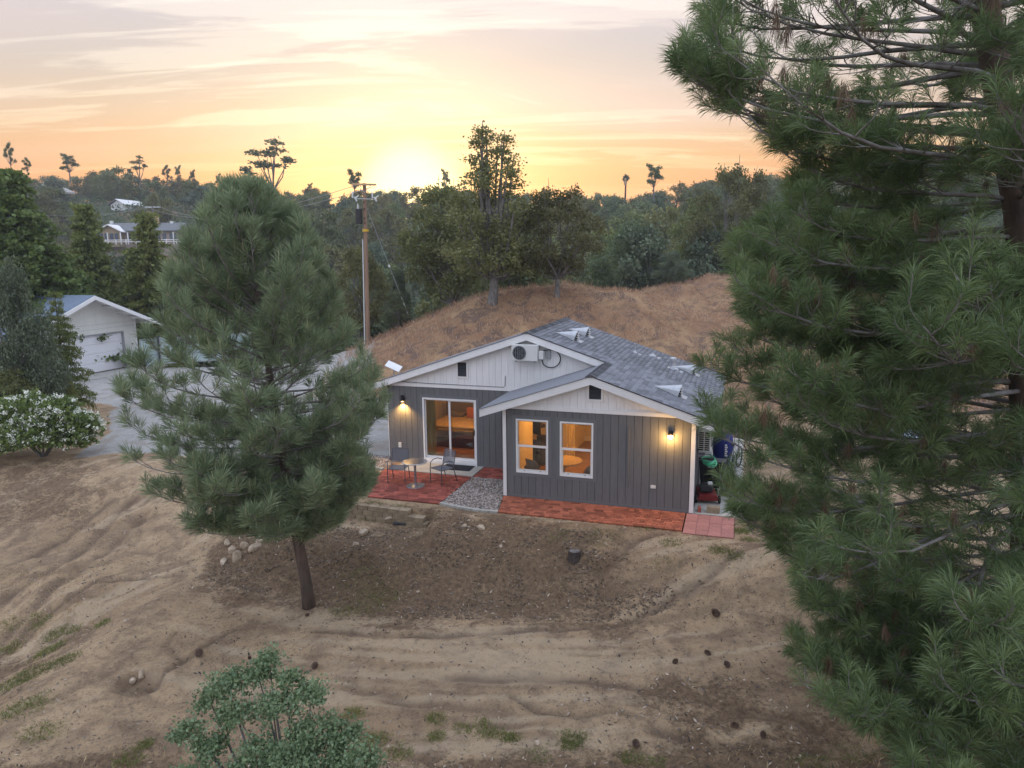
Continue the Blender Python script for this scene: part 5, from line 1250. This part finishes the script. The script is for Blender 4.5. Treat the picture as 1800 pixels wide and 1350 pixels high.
def keepR(p, q2):
    px, py = px_of(*p)
    if 1440 < px < 1790 and 830 < py < 1040: return q2.random() < .62
    if 1300 < px < 1660 and -60 < py < 215: return q2.random() < .40
    if px > 1900 or py < -90 or py > 1450: return q2.random() < .16
    return True
tips, dirs = pine(rp, tpts, [.24, .22, .19, .165, .13, .09, .03], list(np.arange(.15, 14.4, .36)), lr, lambda z: float(np.interp(z, [0, 3, 7, 14], [-.05, .0, .12, .6])), q_, 7, .15, .80, rejR, keepR,
                  extra=[(7.7, PI * 1.02, 4.3), (8.0, PI * .93, 4.4), (8.6, PI * .98, 4.3), (5.2, PI * 1.0, 4.7), (5.5, PI * 1.08, 4.6), (4.9, PI * .94, 4.6), (2.6, PI * 1.03, 4.6), (6.2, PI * .97, 4.4), (.6, PI * 1.05, 4.2), (1.2, PI * 1.12, 4.4), (.9, PI * 1.2, 4.2), (1.8, PI * 1.15, 4.2), (1.5, PI * 1.0, 4.4), (2.1, PI * 1.22, 3.8)], sagf=.28, tipup=.55, wob=.24, lw=.010)
print('right pine tufts', len(tips))
tt = np.array(tips); far_ = np.linalg.norm(tt - np.array([0, 0, CH]), axis=1)
hd = np.random.default_rng(6).random(len(tips)) < .07; tips = np.array(tips); dirs = np.array(dirs)
nd = needle_mesh('needles', tips[~hd], dirs[~hd], .25, 54, .0088, K['pine_near'], 4, shoot=.13, droop=.55, th0=10, th1=66, up=-.02); link('needles', nd, rp)
dt_ = tips[hd] + (np.array([6.2, 8.7, 0]) - tips[hd] * np.array([1, 1, 0])) * .12; dd_ = dirs[hd] * .2; dd_[:, 2] = -.3
nd = needle_mesh('dead_needles', dt_, dd_, .22, 46, .0065, K['dead'], 14, shoot=.12, droop=.5, th0=5, th1=40, up=-.1); link('dead_needles', nd, rp)
for k in range(9):
    tk = tips[~hd][(k * 397) % len(tips[~hd])]; o = blob(MB(), (0, 0, 0), (.05, .05, .085), 90 + k, .9, 2, 1).build('cone', K['cone'], rp); o.location = (tk[0] + .1, tk[1] + .1, tk[2] - .12)

# ---- broadleaf and conifer crowns as clumped leaves
def leafcloud(cl, cr, nl, size, q_, flat=.8, outward=.5, c0=(0, 0, 0)):
    """cl cluster centres, cr their radii; nl leaves each"""
    cl = np.asarray(cl); N = len(cl); n = nl
    P = np.repeat(cl, n, 0) + q_.normal(size=(N * n, 3)) * np.repeat(cr, n)[:, None] * np.array([1, 1, flat]) * .55
    ax = norm(q_.normal(size=(N * n, 3)) + outward * norm(P - np.asarray(c0))); nr = norm(np.cross(ax, q_.normal(size=(N * n, 3)))); s = size * q_.uniform(.6, 1.25, (N * n, 1))
    V_, F_ = kites(P, None, nr, s * .36, P + ax * s * .5, P + ax * s)
    var = np.clip(.5 * np.repeat(q_.random(N), n) + .5 * q_.random(N * n), 0, 1)
    return V_, F_, np.repeat(var, 4)
def blobs_surface(bc, br, per, q_, inner=.55):
    out = []; rad = []
    for c, r in zip(bc, br):
        k = int(per * r * r) + 4
        d = norm(q_.normal(size=(k, 3))); d[:, 2] = np.where(d[:, 2] < -.35, -d[:, 2] * .4, d[:, 2])
        out.append(np.array(c) + d * r * q_.uniform(inner, 1.08, (k, 1)) * np.array([1, 1, .85])); rad += [r] * k
    return np.concatenate(out), np.array(rad)
def oak_mesh(seed, H=8, Rr=3.4, nb=14, per=18, nl=26, leaf=.16, clr=.42, shape='round', m_='oak', trunk_h=.25):
    q_ = np.random.default_rng(seed); bc = []; br = []
    for i in range(nb):
        u = (i + .5) / nb; a = i * 2.4 + q_.uniform(-.5, .5)
        if shape == 'round': z = H * (trunk_h + .06 + (.82 - trunk_h) * u); rr = Rr * math.sin(PI * (.22 + .70 * u)) * q_.uniform(.25, .85)
        elif shape == 'tall': z = H * (.17 + .80 * u); rr = Rr * (1 - .72 * u) * q_.uniform(.2, .95)
        elif shape == 'vase': z = H * q_.uniform(.42, .97); rr = Rr * q_.uniform(.1, .8) * (1.25 - .6 * z / H)
        bc.append((rr * math.cos(a), rr * math.sin(a), z)); br.append(Rr * q_.uniform(.26, .46) * (1 - (.45 if shape != 'tall' else .62) * u if shape != 'vase' else .50))
    cl, rad = blobs_surface(bc, br, per, q_)
    V_, F_, var = leafcloud(cl, np.full(len(cl), clr), nl, leaf, q_, c0=(0, 0, H * .5))
    me_ = np_mesh('crown', V_, F_, K[m_], var)
    mb = MB(); tr = H * .022
    base = Vector((0, 0, -.4)); fork = Vector((q_.uniform(-.2, .2), q_.uniform(-.2, .2), H * trunk_h))
    mb.tube([base, fork * .5 + Vector((.05, 0, 0)), fork], [tr * 1.3, tr, tr * .85], 8)
    for c in bc:
        c = Vector(c); mid = fork.lerp(c, .5) + Vector((q_.uniform(-.3, .3), q_.uniform(-.3, .3), -.1 * H * .3)); mb.tube([fork - Vector((0, 0, .1)), mid, c, c + (c - mid) * (.15 if shape == 'tall' else .35)], [tr * .5, tr * .32, tr * .16, tr * .07], 5, cap=False)
    me2 = bpy.data.meshes.new('trunk'); me2.from_pydata(mb.v, [], mb.f); me2.materials.append(K['bark_grey'])
    return me_, me2, H
def conifer_mesh(seed, H=9, Rr=2.3, leaf=.16, nl=22, m_='conifer', rows=26, gap=.0, dens=1):
    q_ = np.random.default_rng(seed); cl = []; mb = MB(); mb.tube([(0, 0, -.4), (0, 0, H * .5), (0, 0, H * .98)], [H * .02, H * .013, .015], 8)
    for i in range(rows):
        u = (i + .3) / rows; z = H * (.08 + .90 * u); L = Rr * (1 - u) ** .8 * q_.uniform(.85, 1.1) + .12
        for j in range(7):
            a = i * 1.9 + j * 2 * PI / 7 + q_.uniform(-.3, .3); l = L * q_.uniform(.6, 1.15); pts = []
            for k in range(1, int(max(2, l / .22 * dens)) + 1):
                t = k / max(2, l / .22 * dens); w = .18 * l * (1 - abs(2 * t - 1.1))
                p = np.array([math.cos(a) * l * t, math.sin(a) * l * t, z + l * (.15 * t - .28 * t * t)]); cl.append(p + q_.normal(size=3) * .05)
                if w > .08: cl.append(p + np.array([-math.sin(a), math.cos(a), 0]) * w * q_.uniform(-1.4, 1.4))
            if j % 2: mb.tube([(0, 0, z - .05), (math.cos(a) * l * .8, math.sin(a) * l * .8, z)], [.03, .008], 4, cap=False)
    V_, F_, var = leafcloud(cl, np.full(len(cl), .20), nl, leaf, q_, flat=.45, outward=.9, c0=(0, 0, H * .4))
    me_ = np_mesh('crown', V_, F_, K[m_], var); me2 = bpy.data.meshes.new('trunk'); me2.from_pydata(mb.v, [], mb.f); me2.materials.append(K['bark'])
    return me_, me2, H
def plant(pr, x, y, hgt, label, wf=1.0, rz=0, group=None, name='oak_tree', cat='tree', sink=0, z=None):
    me_, me2, H_ = pr; e = empty(name, (x, y, (g1(x, y) if z is None else z) - sink), rz, label, cat, group); s = hgt / H_; e.scale = (s * wf, s * wf, s)
    link('crown', me_, e); link('trunk', me2, e); return e
def plant_px(pr, px, rtop, d, label, wpx=None, Rr=3.4, **k):
    w = at(px, 450, d=d); gz_ = g1(w.x, w.y); t = at(px, rtop, d=d).z; h = t - gz_
    w = at(px, rtop + (h * FPX / d) * .5, d=d)
    wf = 1.0
    if wpx: wf = (wpx / FPX * d) / (2 * Rr * 1.12 * h / pr[2])
    return plant(pr, w.x, w.y, h, label, wf, **k)
O1 = oak_mesh(1, 8, 3.4, 22, 30, 30, .16, .36, trunk_h=.12); O2 = oak_mesh(2, 8, 3.2, 20, 26, 30, .16, .34, m_='oak_warm', trunk_h=.16); O3 = oak_mesh(3, 10, 2.9, 34, 26, 24, .15, .32, shape='tall', m_='oak_warm', trunk_h=.15)
O4 = oak_mesh(4, 6, 3.2, 22, 46, 40, .12, .32, m_='oak_blue', trunk_h=.06); O5 = oak_mesh(15, 8, 3.3, 18, 34, 34, .15, .40, m_='far_blue', trunk_h=.12)
C1 = conifer_mesh(6, 9, 2.6, leaf=.18, nl=24); C2 = conifer_mesh(7, 9, 3.4, leaf=.18, nl=24, rows=24); C3 = conifer_mesh(8, 6, 2.6, leaf=.10, nl=26, rows=15)
plant_px(O3, 862, 222, 38, 'tall oak with a bare scraggly leaning top on the crest of the mound', 215, 2.6, rz=.6)
plant_px(O2, 978, 312, 38, 'broad yellow green oak on the mound crest right of the tall one', 190, 3.2, rz=1.0)
plant_px(O1, 790, 306, 45, 'wide dark oak behind the mound, left of the tall oak', 225, 3.4, rz=2)
plant_px(O1, 905, 345, 50, 'dark oak behind the mound between the two crest oaks', 200, 3.4, rz=4)
plant_px(O5, 1108, 378, 62, 'blue green round tree just beyond the mound crest', 160, 3.3, rz=1)
plant_px(O2, 1290, 272, 62, 'tall green oak beyond the mound beside the big pine', 165, 3.2, rz=3)
plant_px(O1, 1225, 330, 68, 'dense oak left of the tall green oak beyond the mound', 150, 3.4, rz=5)
plant_px(O4, 1182, 438, 58, 'small round olive shrub on the far edge of the dry grass crest', 70, 3.2, name='shrub', cat='shrub')
plant_px(O2, 628, 415, 46, 'yellow green oak directly behind the utility pole', 150, 3.2, rz=2.4)
plant_px(O5, 697, 505, 41, 'small dark green tree at the left foot of the mound', 62, 3.3, rz=2.4)
plant_px(O4, 705, 465, 50, 'pale grey green bush above the small dark tree', 50, 3.2, name='shrub', cat='shrub')
plant_px(C2, 38, 288, 42, 'tall olive green conifer at the far left', 290, 2.9, name='conifer_tree')
plant_px(C1, 163, 352, 52, 'pointed bright green conifer before the long house, left of the other', 165, 2.3, name='conifer_tree')
plant_px(C1, 268, 368, 52, 'pointed brownish green conifer in front of the long house chimney', 165, 2.3, rz=2, name='conifer_tree')
plant_px(C2, 100, 430, 48, 'lower olive conifer filling the gap behind the garage roof', 200, 2.9, rz=1, name='conifer_tree')
plant_px(O1, 225, 470, 56, 'dark oak directly behind the garage ridge', 110, 3.4, rz=1)
plant_px(O2, 325, 480, 56, 'green oak behind the gate, left of the near pine', 120, 3.2, rz=1)
plant_px(O1, 165, 460, 60, 'dark oak behind the garage at the foot of the pointed conifer', 100, 3.4, rz=5)
plant_px(O4, 22, 452, 27.5, 'blue grey oak at the left edge in front of the garage', 190, 3.2, rz=.4)
plant_px(C3, 108, 505, 30.5, 'dark feathery conifer partly hiding the garage', 120, 2.6, rz=.7, name='conifer_tree')
plant_px(O1, 20, 640, 26, 'dark low oak foliage at the left edge above the flowering bush', 130, 3.4, rz=.7)
plant_px(C3, 128, 668, 27.5, 'low dark shrub between the white flowering bush and the garage drive', 62, 2.6, name='shrub', cat='shrub')
plant_px(O4, 262, 575, 47, 'yellow green shrub seen through the gap right of the garage', 45, 3.2, name='shrub', cat='shrub')
# flowering bush
ob_ = at(72, 770, z=.6); obz = g1(ob_.x, ob_.y); ole = empty('oleander_bush', (ob_.x, ob_.y, obz), 0, 'big oleander bush covered in white flowers at the left edge', 'bush')
q2 = np.random.default_rng(44)
bc = [(-1.5, .2, .9), (-.9, -.2, 1.1), (-.2, .1, 1.25), (.4, -.1, 1.2), (.9, .1, .95), (-.5, -.5, .7), (.3, -.6, .7), (1.15, .0, .55), (-1.2, -.5, .5), (-2.1, .0, .8), (.0, .5, 1.0), (.6, .1, 1.5), (-.3, .2, 1.6), (-1.0, .2, 1.45), (1.35, .1, 1.0), (-1.7, .1, 1.3)]
cl, rad = blobs_surface(bc, [.55] * len(bc), 240, q2, .4)
V_, F_, var = leafcloud(cl, np.full(len(cl), .20), 26, .13, q2, outward=1.2, c0=(0, 0, .2)); link('leaves', np_mesh('leaves', V_, F_, K['oleander'], var), ole)
cl2, rad = blobs_surface(bc, [.62] * len(bc), 230, q2, .94); cl2 = cl2[(cl2[:, 2] > .35) & (q2.random(len(cl2)) < .55)]
V_, F_, var = leafcloud(cl2, np.full(len(cl2), .08), 18, .065, q2, outward=1.5, c0=(0, 0, .2)); link('flowers', np_mesh('flowers', V_, F_, K['white_flower'], var), ole)
mb = MB()
for i in range(14): a = i * 2.4; mb.tube([(0, 0, -.1), (.5 * math.cos(a), .3 * math.sin(a), .5), (1.1 * math.cos(a), .5 * math.sin(a), 1.0)], [.03, .02, .008], 5)
mb.build('stems', K['bark_grey'], ole)
# near small oak at the bottom of the picture
fo = empty('oak_tree', (0, 0, 0), 0, 'small blue green oak whose crown rises into the bottom left of the picture', 'tree')
q2 = np.random.default_rng(8); bc = []; br = []
for px, py, d, r in ((472, 1160, 6.9, .14), (455, 1190, 6.8, .17), (400, 1205, 6.7, .20), (370, 1235, 6.7, .17), (505, 1205, 6.7, .17), (545, 1230, 6.5, .20), (420, 1262, 6.5, .22), (480, 1245, 6.5, .20), (540, 1290, 6.3, .22), (600, 1290, 6.3, .20), (575, 1325, 6.2, .22), (335, 1290, 6.4, .16), (370, 1320, 6.3, .20), (450, 1335, 6.1, .22), (510, 1345, 6.0, .26), (635, 1345, 6.0, .22), (575, 1390, 5.8, .30), (440, 1400, 5.8, .30), (660, 1420, 5.7, .3), (330, 1380, 5.9, .24), (500, 1460, 5.6, .42), (380, 1470, 5.7, .38), (600, 1500, 5.5, .4)):
    w = at(px, py, d=d); bc.append((w.x, w.y, w.z)); br.append(r)
cl, rad = blobs_surface(bc, br, 760, q2, .45)
V_, F_, var = leafcloud(cl, np.full(len(cl), .075), 28, .038, q2, outward=.7, c0=(-1.9, 5.6, .5)); link('crown', np_mesh('crown', V_, F_, K['fore_oak'], var), fo)
fb = Vector((-1.95, 5.75, g1(-1.95, 5.75) - .1)); mb = MB(); fk = Vector((-1.95, 5.8, .9)); mb.tube([fb, (fb + fk) * .5 + Vector((.06, 0, 0)), fk], [.10, .08, .065], 10); mb.build('trunk', K['bark_grey'], fo, smooth=True)
for c in bc:
    c = Vector(c); mid = fk.lerp(c, .55) + Vector((q2.uniform(-.12, .12), q2.uniform(-.12, .12), -.08)); MB().tube([fk - Vector((0, 0, .05)), fk.lerp(mid, .5) + Vector((.03, .02, .02)), mid, c], [.03, .024, .016, .006], 6).build('limb', K['bark_grey'], fo, smooth=True)
# ================================================================ FAR TREES
FT = [oak_mesh(31, 6, 3.2, 11, 14, 26, .30, .5, m_='far_blue', trunk_h=.1), oak_mesh(32, 6, 3.4, 11, 14, 26, .30, .5, m_='oak', trunk_h=.1), oak_mesh(33, 7, 3.0, 12, 14, 26, .28, .5, m_='far_blue', trunk_h=.12), oak_mesh(34, 6, 3.3, 11, 14, 26, .28, .48, m_='oak_warm', trunk_h=.1), oak_mesh(35, 5, 3.2, 10, 15, 26, .26, .48, m_='oak_blue', trunk_h=.05)]
VS = [oak_mesh(41, 10, 4.0, 12, 9, 12, .42, .42, shape='vase', m_='far_blue', trunk_h=.15), oak_mesh(42, 10, 3.4, 15, 16, 14, .42, .42, shape='vase', m_='far_blue', trunk_h=.35)]
sky_x = [0, 60, 95, 150, 210, 240, 300, 380, 430, 520, 600, 700, 760, 850, 950, 1050, 1100, 1150, 1200, 1300, 1500, 1800]
sky_y = [300, 303, 300, 298, 288, 300, 306, 322, 332, 326, 333, 325, 320, 330, 336, 338, 344, 336, 312, 300, 290, 280]
q_ = random.Random(77); placed = []; cnt = 0; tries = 0
rects = [(183, 330, 388, 430, 131), (188, 226, 350, 378, 166)]
while cnt < 292 and tries < 9000:
    tries += 1; d = 60 + 165 * q_.random() ** 1.25; x = q_.uniform(-.76, .74) * d
    if x > .62 * d and q_.random() < .6: continue
    rad = q_.uniform(2.6, 5.0) * (1 + d / 350)
    if any((x - a) ** 2 + (d - b_) ** 2 < (.62 * (rad + r_)) ** 2 for a, b_, r_ in placed): continue
    z = g1(x, d); h = rad * q_.uniform(1.5, 2.1)
    px, pt2 = px_of(x, d, z + h); pb2 = px_of(x, d, z)[1]; lim = float(np.interp(px, sky_x, sky_y)) + q_.uniform(-5, 9)
    while pt2 < lim and h > 2.2: h *= .92; rad *= .96; pt2 = px_of(x, d, z + h)[1]
    if pt2 < lim - 4: continue
    hw = rad * FPX / d; bad = False
    for x0_, x1_, y0_, y1_, dd in rects:
        if d < dd + 8 and px + hw > x0_ and px - hw < x1_ and pt2 < y1_ - 4 and (pb2 > y0_): bad = True
    if 545 < px < 640 and 395 < pb2 < 440 and q_.random() < .7: bad = True
    if bad: continue
    placed.append((x, d, rad)); k = q_.choices(range(5), (3, 4, 2, 4, 3))[0]
    reg = [t for lim_, t in ((120, 'above the big olive conifer'), (190, 'left of the long low house'), (330, 'round the long low house'), (560, 'behind the left pine'), (700, 'behind the utility pole'), (860, 'left of the tall mound oak'), (1060, 'right of the tall mound oak'), (1210, 'below the palm'), (9999, 'beside the big right pine')) if px < lim_][0]
    dep = 'at the foot of the hill' if d < 88 else 'low on the hill' if d < 115 else 'midway up the hill' if d < 150 else 'high on the hill' if d < 185 else 'along the skyline'
    lab = ['blue green oak ', 'olive oak ', 'tall blue green oak ', 'warm olive oak ', 'low bushy oak '][k] + dep + ' ' + reg
    pr = FT[k]; plant(pr, x, d, h, lab, rad / (3.3 * 1.15 * h / pr[2]), rz=q_.uniform(0, 6.28), group=['blue green hill oaks', 'olive hill oaks', 'tall hill oaks', 'warm hill oaks', 'bushy hill oaks'][k], sink=.3); cnt += 1
print('far trees', cnt, tries)
for px, rt2, rb, d, wp, k, lab in ((475, 250, 350, 150, 130, 0, 'bare stemmed vase shaped tree with leaf tufts on the skyline above the left pine'), (622, 299, 350, 165, 50, 1, 'round topped open tree on the skyline just left of the pole top'), (782, 298, 350, 160, 26, 1, 'small open tree on the skyline right of the sun glow'), (242, 276, 325, 170, 46, 0, 'open flat topped tree on the left skyline, the widest there'), (292, 291, 330, 175, 24, 1, 'thin open tree on the left skyline, left of a near twin'), (312, 291, 330, 172, 20, 1, 'thin open tree on the left skyline, right of a near twin'), (338, 299, 335, 175, 18, 1, 'small open tree standing where the left skyline dips'),
        (383, 306, 345, 175, 16, 1, 'small ragged tree on the skyline left of the near pine top'), (118, 271, 320, 165, 44, 1, 'largest leafy tree on the left skyline'), (14, 252, 310, 120, 26, 1, 'thin spindly tree on the skyline at the far left'), (45, 277, 315, 120, 22, 1, 'small spindly tree on the skyline near the far left'), (1150, 289, 350, 140, 52, 1, 'leafy open tree on the skyline between the palm and the oaks'), (545, 322, 345, 175, 18, 1, 'little dark tree on the skyline right of the near pine top')):
    top_ = at(px, rt2, d=d); base = at(px, rb, d=d); h = top_.z - base.z; wf = (wp / FPX * d) / (2 * 4.4 * h / 10)
    plant(VS[k], top_.x, d, h, lab, wf, rz=px * .7, z=base.z)
pm = at(1099, 345, d=200); pt3 = at(1099, 306, d=200); pl_ = empty('palm_tree', (pm.x, pm.y, pm.z), 0, 'single fan palm silhouetted on the orange skyline', 'palm tree'); hh_ = pt3.z - pm.z
MB().tube([(0, 0, -2), (.1, 0, hh_ * .82)], [.28, .2], 8).build('trunk', K['bark'], pl_)
V_ = []; F_ = []
for i in range(60):
    a = q_.uniform(0, 2 * PI); e = q_.uniform(-1.3, 1.3); l = q_.uniform(.9, 1.3); d_ = Vector((math.cos(a) * math.cos(e), math.sin(a) * math.cos(e), math.sin(e))); c = Vector((.1, 0, hh_ * .82)); s_ = d_.orthogonal().normalized() * .22
    b0 = len(V_); V_ += [c, c + d_ * l * .7 + s_, c + d_ * l, c + d_ * l * .7 - s_]; F_.append((b0, b0 + 1, b0 + 2, b0 + 3))
MB().add(V_, F_).build('fronds', K['oak'], pl_)
MB().lathe([(.15, hh_ * .45), (.42, hh_ * .55), (.5, hh_ * .75), (.2, hh_ * .82)], 10).build('dead_fronds', K['crossarm'], pl_)
# brush between the trees: uncountable
q2 = np.random.default_rng(99); N = 34000
yy = 46 + 175 * q2.random(N) ** 1.4; xx = q2.uniform(-.78, .76, N) * yy
mk = (fbm(xx / 14, yy / 14, 55, 3) > -.16) & ~((yy < 66) & (xx > 3)) & ~((xx > -24) & (xx < -3) & (yy < 50)); xx, yy = xx[mk], yy[mk]; zz_ = gz(xx, yy, False)
pxs = 900 + FPX * xx / yy; hk = ~((pxs > 180) & (pxs < 335) & (yy > 105) & (yy < 131)); xx, yy, zz_ = xx[hk], yy[hk], zz_[hk]
cl = np.stack([xx, yy, zz_ + q2.uniform(0, 1.6, len(xx))], -1)
V_, F_, var = leafcloud(cl, np.full(len(cl), .8), 6, .48, q2, flat=.6, outward=0); br_ = link('brush', np_mesh('brush', V_, F_, K['far_blue'], var)); tag(br_, kind='stuff')
# ================================================================ GRASS, LITTER
def blades(name, x, y, h0, h1, w, mat_, seed, lean=.5, sink=.02, cs=0.0):
    q3 = np.random.default_rng(seed); n = len(x); z = gz(x, y) - sink; P = np.stack([x, y, z], -1); h = q3.uniform(h0, h1, (n, 1))
    l = q3.normal(size=(n, 3)) * lean * .45; l[:, 2] = 1; d = norm(l); Wv = norm(np.cross(d, q3.normal(size=(n, 3))))
    V_, F_ = kites(P, None, Wv, w * .5, P + d * h * .5, P + d * h + np.stack([l[:, 0], l[:, 1], np.zeros(n)], -1) * h * .35)
    var = np.clip(vn(x * .8, y * .8, 7) * .6 + .4 * q3.random(n), 0, 1)
    o = link(name, np_mesh(name, V_, F_, mat_, np.repeat(var, 4))); tag(o, kind='stuff'); return o
N = 120000; x = q2.uniform(-9, 34, N); y = q2.uniform(24.5, 64, N)
A_ = np.exp(-((x - 2.5) / 11.5) ** 2 - ((y - 40) / np.where(y < 40, 8.5, 12)) ** 2) + np.exp(-((x - 18) / 19) ** 2 - ((y - 56) / 16) ** 2)
lx, ly = to_house(x, y)
mk = (q2.random(N) < .25 + 1.4 * (fbm(x * .9, y * .9, 33, 3) + .25)) & ((A_ > .14) | ((x > 7) & (y > 26))) & ~((lx < 8) & (ly < 8.5) & (lx > -6)); x, y = x[mk], y[mk]
blades('dry_grass', x, y, .14, .45, .026, K['straw'], 1, 1.0)
# clumps of dry grass and weeds near the camera
xs_, ys_ = [], []; N = 30000
N = 70000; x = q2.uniform(-13, 9, N); y = q2.uniform(8.6, 24, N)
q_l = (-8.3 - x) + (y - 12) * .12; lx, ly = to_house(x, y)
top = np.interp(x, _tx, _ty); toe = np.interp(x, _bx, _by); t = (y - toe) / np.maximum(top - toe, .5)
pr_ = .85 * ss(0, 1.5, q_l) * (y < 17) + .5 * ss(10.7, 9.7, y) + .30 * (t > .1) * (t < 1.3) * (x > -7.5) + .5 * ss(-9.5, -12, x + (y - 20) * .4) * (t > .0)
pr_ = pr_ * np.clip(.3 + 3 * fbm(x * 1.3, y * 1.3, 18, 3) + .3, 0, 1)
mk = (q2.random(N) < pr_) & ~((lx > -5.5) & (lx < 7) & (ly > -1.6)); blades('dry_grass', x[mk], y[mk], .03, .15, .011, K['straw'], 2, 1.4)
xs_, ys_ = [], []
for px, py, r, n in ((70, 1095, .22, 500), (100, 1115, .25, 600), (85, 1145, .3, 700), (115, 1160, .25, 500), (180, 1097, .16, 320), (130, 1110, .15, 250), (60, 1185, .35, 700), (25, 1200, .3, 600), (20, 1100, .2, 250), (40, 1245, .4, 900), (70, 1290, .3, 500), (15, 1140, .25, 500), (255, 1310, .14, 350), (225, 1340, .2, 400), (620, 1255, .18, 350), (765, 1265, .16, 350), (765, 1295, .14, 300), (860, 1288, .2, 500), (897, 1298, .16, 400), (1008, 1300, .2, 500), (1000, 1312, .15, 300), (660, 1300, .22, 500), (700, 1325, .2, 350), (815, 1282, .15, 200), (1110, 1335, .2, 350), (1150, 1340, .15, 200),
        (1265, 968, .20, 400), (1292, 978, .2, 350), (1180, 955, .25, 300), (1060, 945, .4, 350), (650, 1060, .5, 650), (640, 1020, .5, 500), (680, 1045, .4, 350), (655, 905, .3, 400), (700, 908, .25, 200), (1140, 930, .25, 160), (1305, 935, .22, 600), (850, 1272, .1, 120), (1430, 1345, .3, 400), (1500, 1330, .3, 300), (600, 1075, .3, 250), (1320, 950, .2, 300), (985, 940, .3, 200), (945, 1330, .2, 180), (1170, 990, .3, 150)):
    w = on(px, py); n = int(n * .8); r_ = r * np.sqrt(q2.random(n)) * q2.uniform(.6, 1.15, n); a = q2.uniform(0, 2 * PI, n); xs_.append(w.x + r_ * np.cos(a) * 1.3); ys_.append(w.y + r_ * np.sin(a))
blades('green_grass', np.concatenate(xs_), np.concatenate(ys_), .03, .11, .010, K['weed'], 3, 1.3)
# litter: twigs, needles, leaf scraps and chips
N = 70000; x = q2.uniform(-12, 9, N); y = 8.6 + 15 * q2.random(N); top = np.interp(x, _tx, _ty); toe = np.interp(x, _bx, _by); t = (y - toe) / np.maximum(top - toe, .5); lx, ly = to_house(x, y)
pr_ = (.20 + .75 * ss(-.1, .15, t) * ss(1.35, .8, t) * (x > -8) * (.35 + .65 * ss(3.2, 1, x)) + .35 * ss(12.3, 11.3, y) * ss(.5, 3, x) + .4 * ss(10.4, 9.6, y)) * np.clip(.35 + 2.6 * (fbm(x * 1.6, y * 1.6, 66, 4) + .2), .05, 1.2)
mk = (q2.random(N) < pr_) & ~((lx > -6.6) & (lx < 6.4) & (ly > -1.5)) & ~((x < -5.5) & (t > .9) & (q2.random(N) < .8)); x, y = x[mk], y[mk]; z = gz(x, y) + .006; n = len(x)
P = np.stack([x, y, z], -1); a = q2.uniform(0, 2 * PI, n); d = np.stack([np.cos(a), np.sin(a), q2.normal(size=n) * .35], -1); s = q2.uniform(.010, .048, (n, 1)); Wv = np.stack([-np.sin(a), np.cos(a), q2.normal(size=n) * .3], -1)
V_, F_ = kites(P, None, Wv, s * q2.uniform(.15, .5, (n, 1)), P + d * s, P + d * s * 2)
K['clod'] = mat('soil_clod', (.20, .145, .10), .95, (.09, .068, .05), 30, var=.5)
NC = 9000; xc = q2.uniform(-7.4, 3.4, NC); tc = q2.uniform(.04, .95, NC); yc = np.interp(xc, _bx, _by) + tc * (np.interp(xc, _tx, _ty) - np.interp(xc, _bx, _by)); mc = fbm(xc * 1.2, yc * 1.2, 141, 3) > .02; xc, yc = xc[mc], yc[mc]
o = stones('soil_clods', np.stack([xc, yc, gz(xc, yc)], -1), .008, .036, .9, K['clod'], 31); tag(o, kind='stuff')
o = link('litter', np_mesh('litter', V_, F_, K['litter'], np.repeat(q2.random(n) ** 1.8, 4))); tag(o, kind='stuff')
N = 4500; x = q2.uniform(-9, 8, N); y = q2.uniform(9, 18, N); lx, ly = to_house(x, y); mk = ~((lx > -6) & (ly > -1.5)) & (fbm(x, y, 88, 3) > -.02); x, y = x[mk], y[mk]
K['small_stone'] = mat('small_stone', (.30, .24, .18), .9, (.16, .12, .09), 30, var=.5)
o = stones('small_stones', np.stack([x, y, gz(x, y) + .002], -1), .006, .022, .8, K['small_stone'], 12); tag(o, kind='stuff')
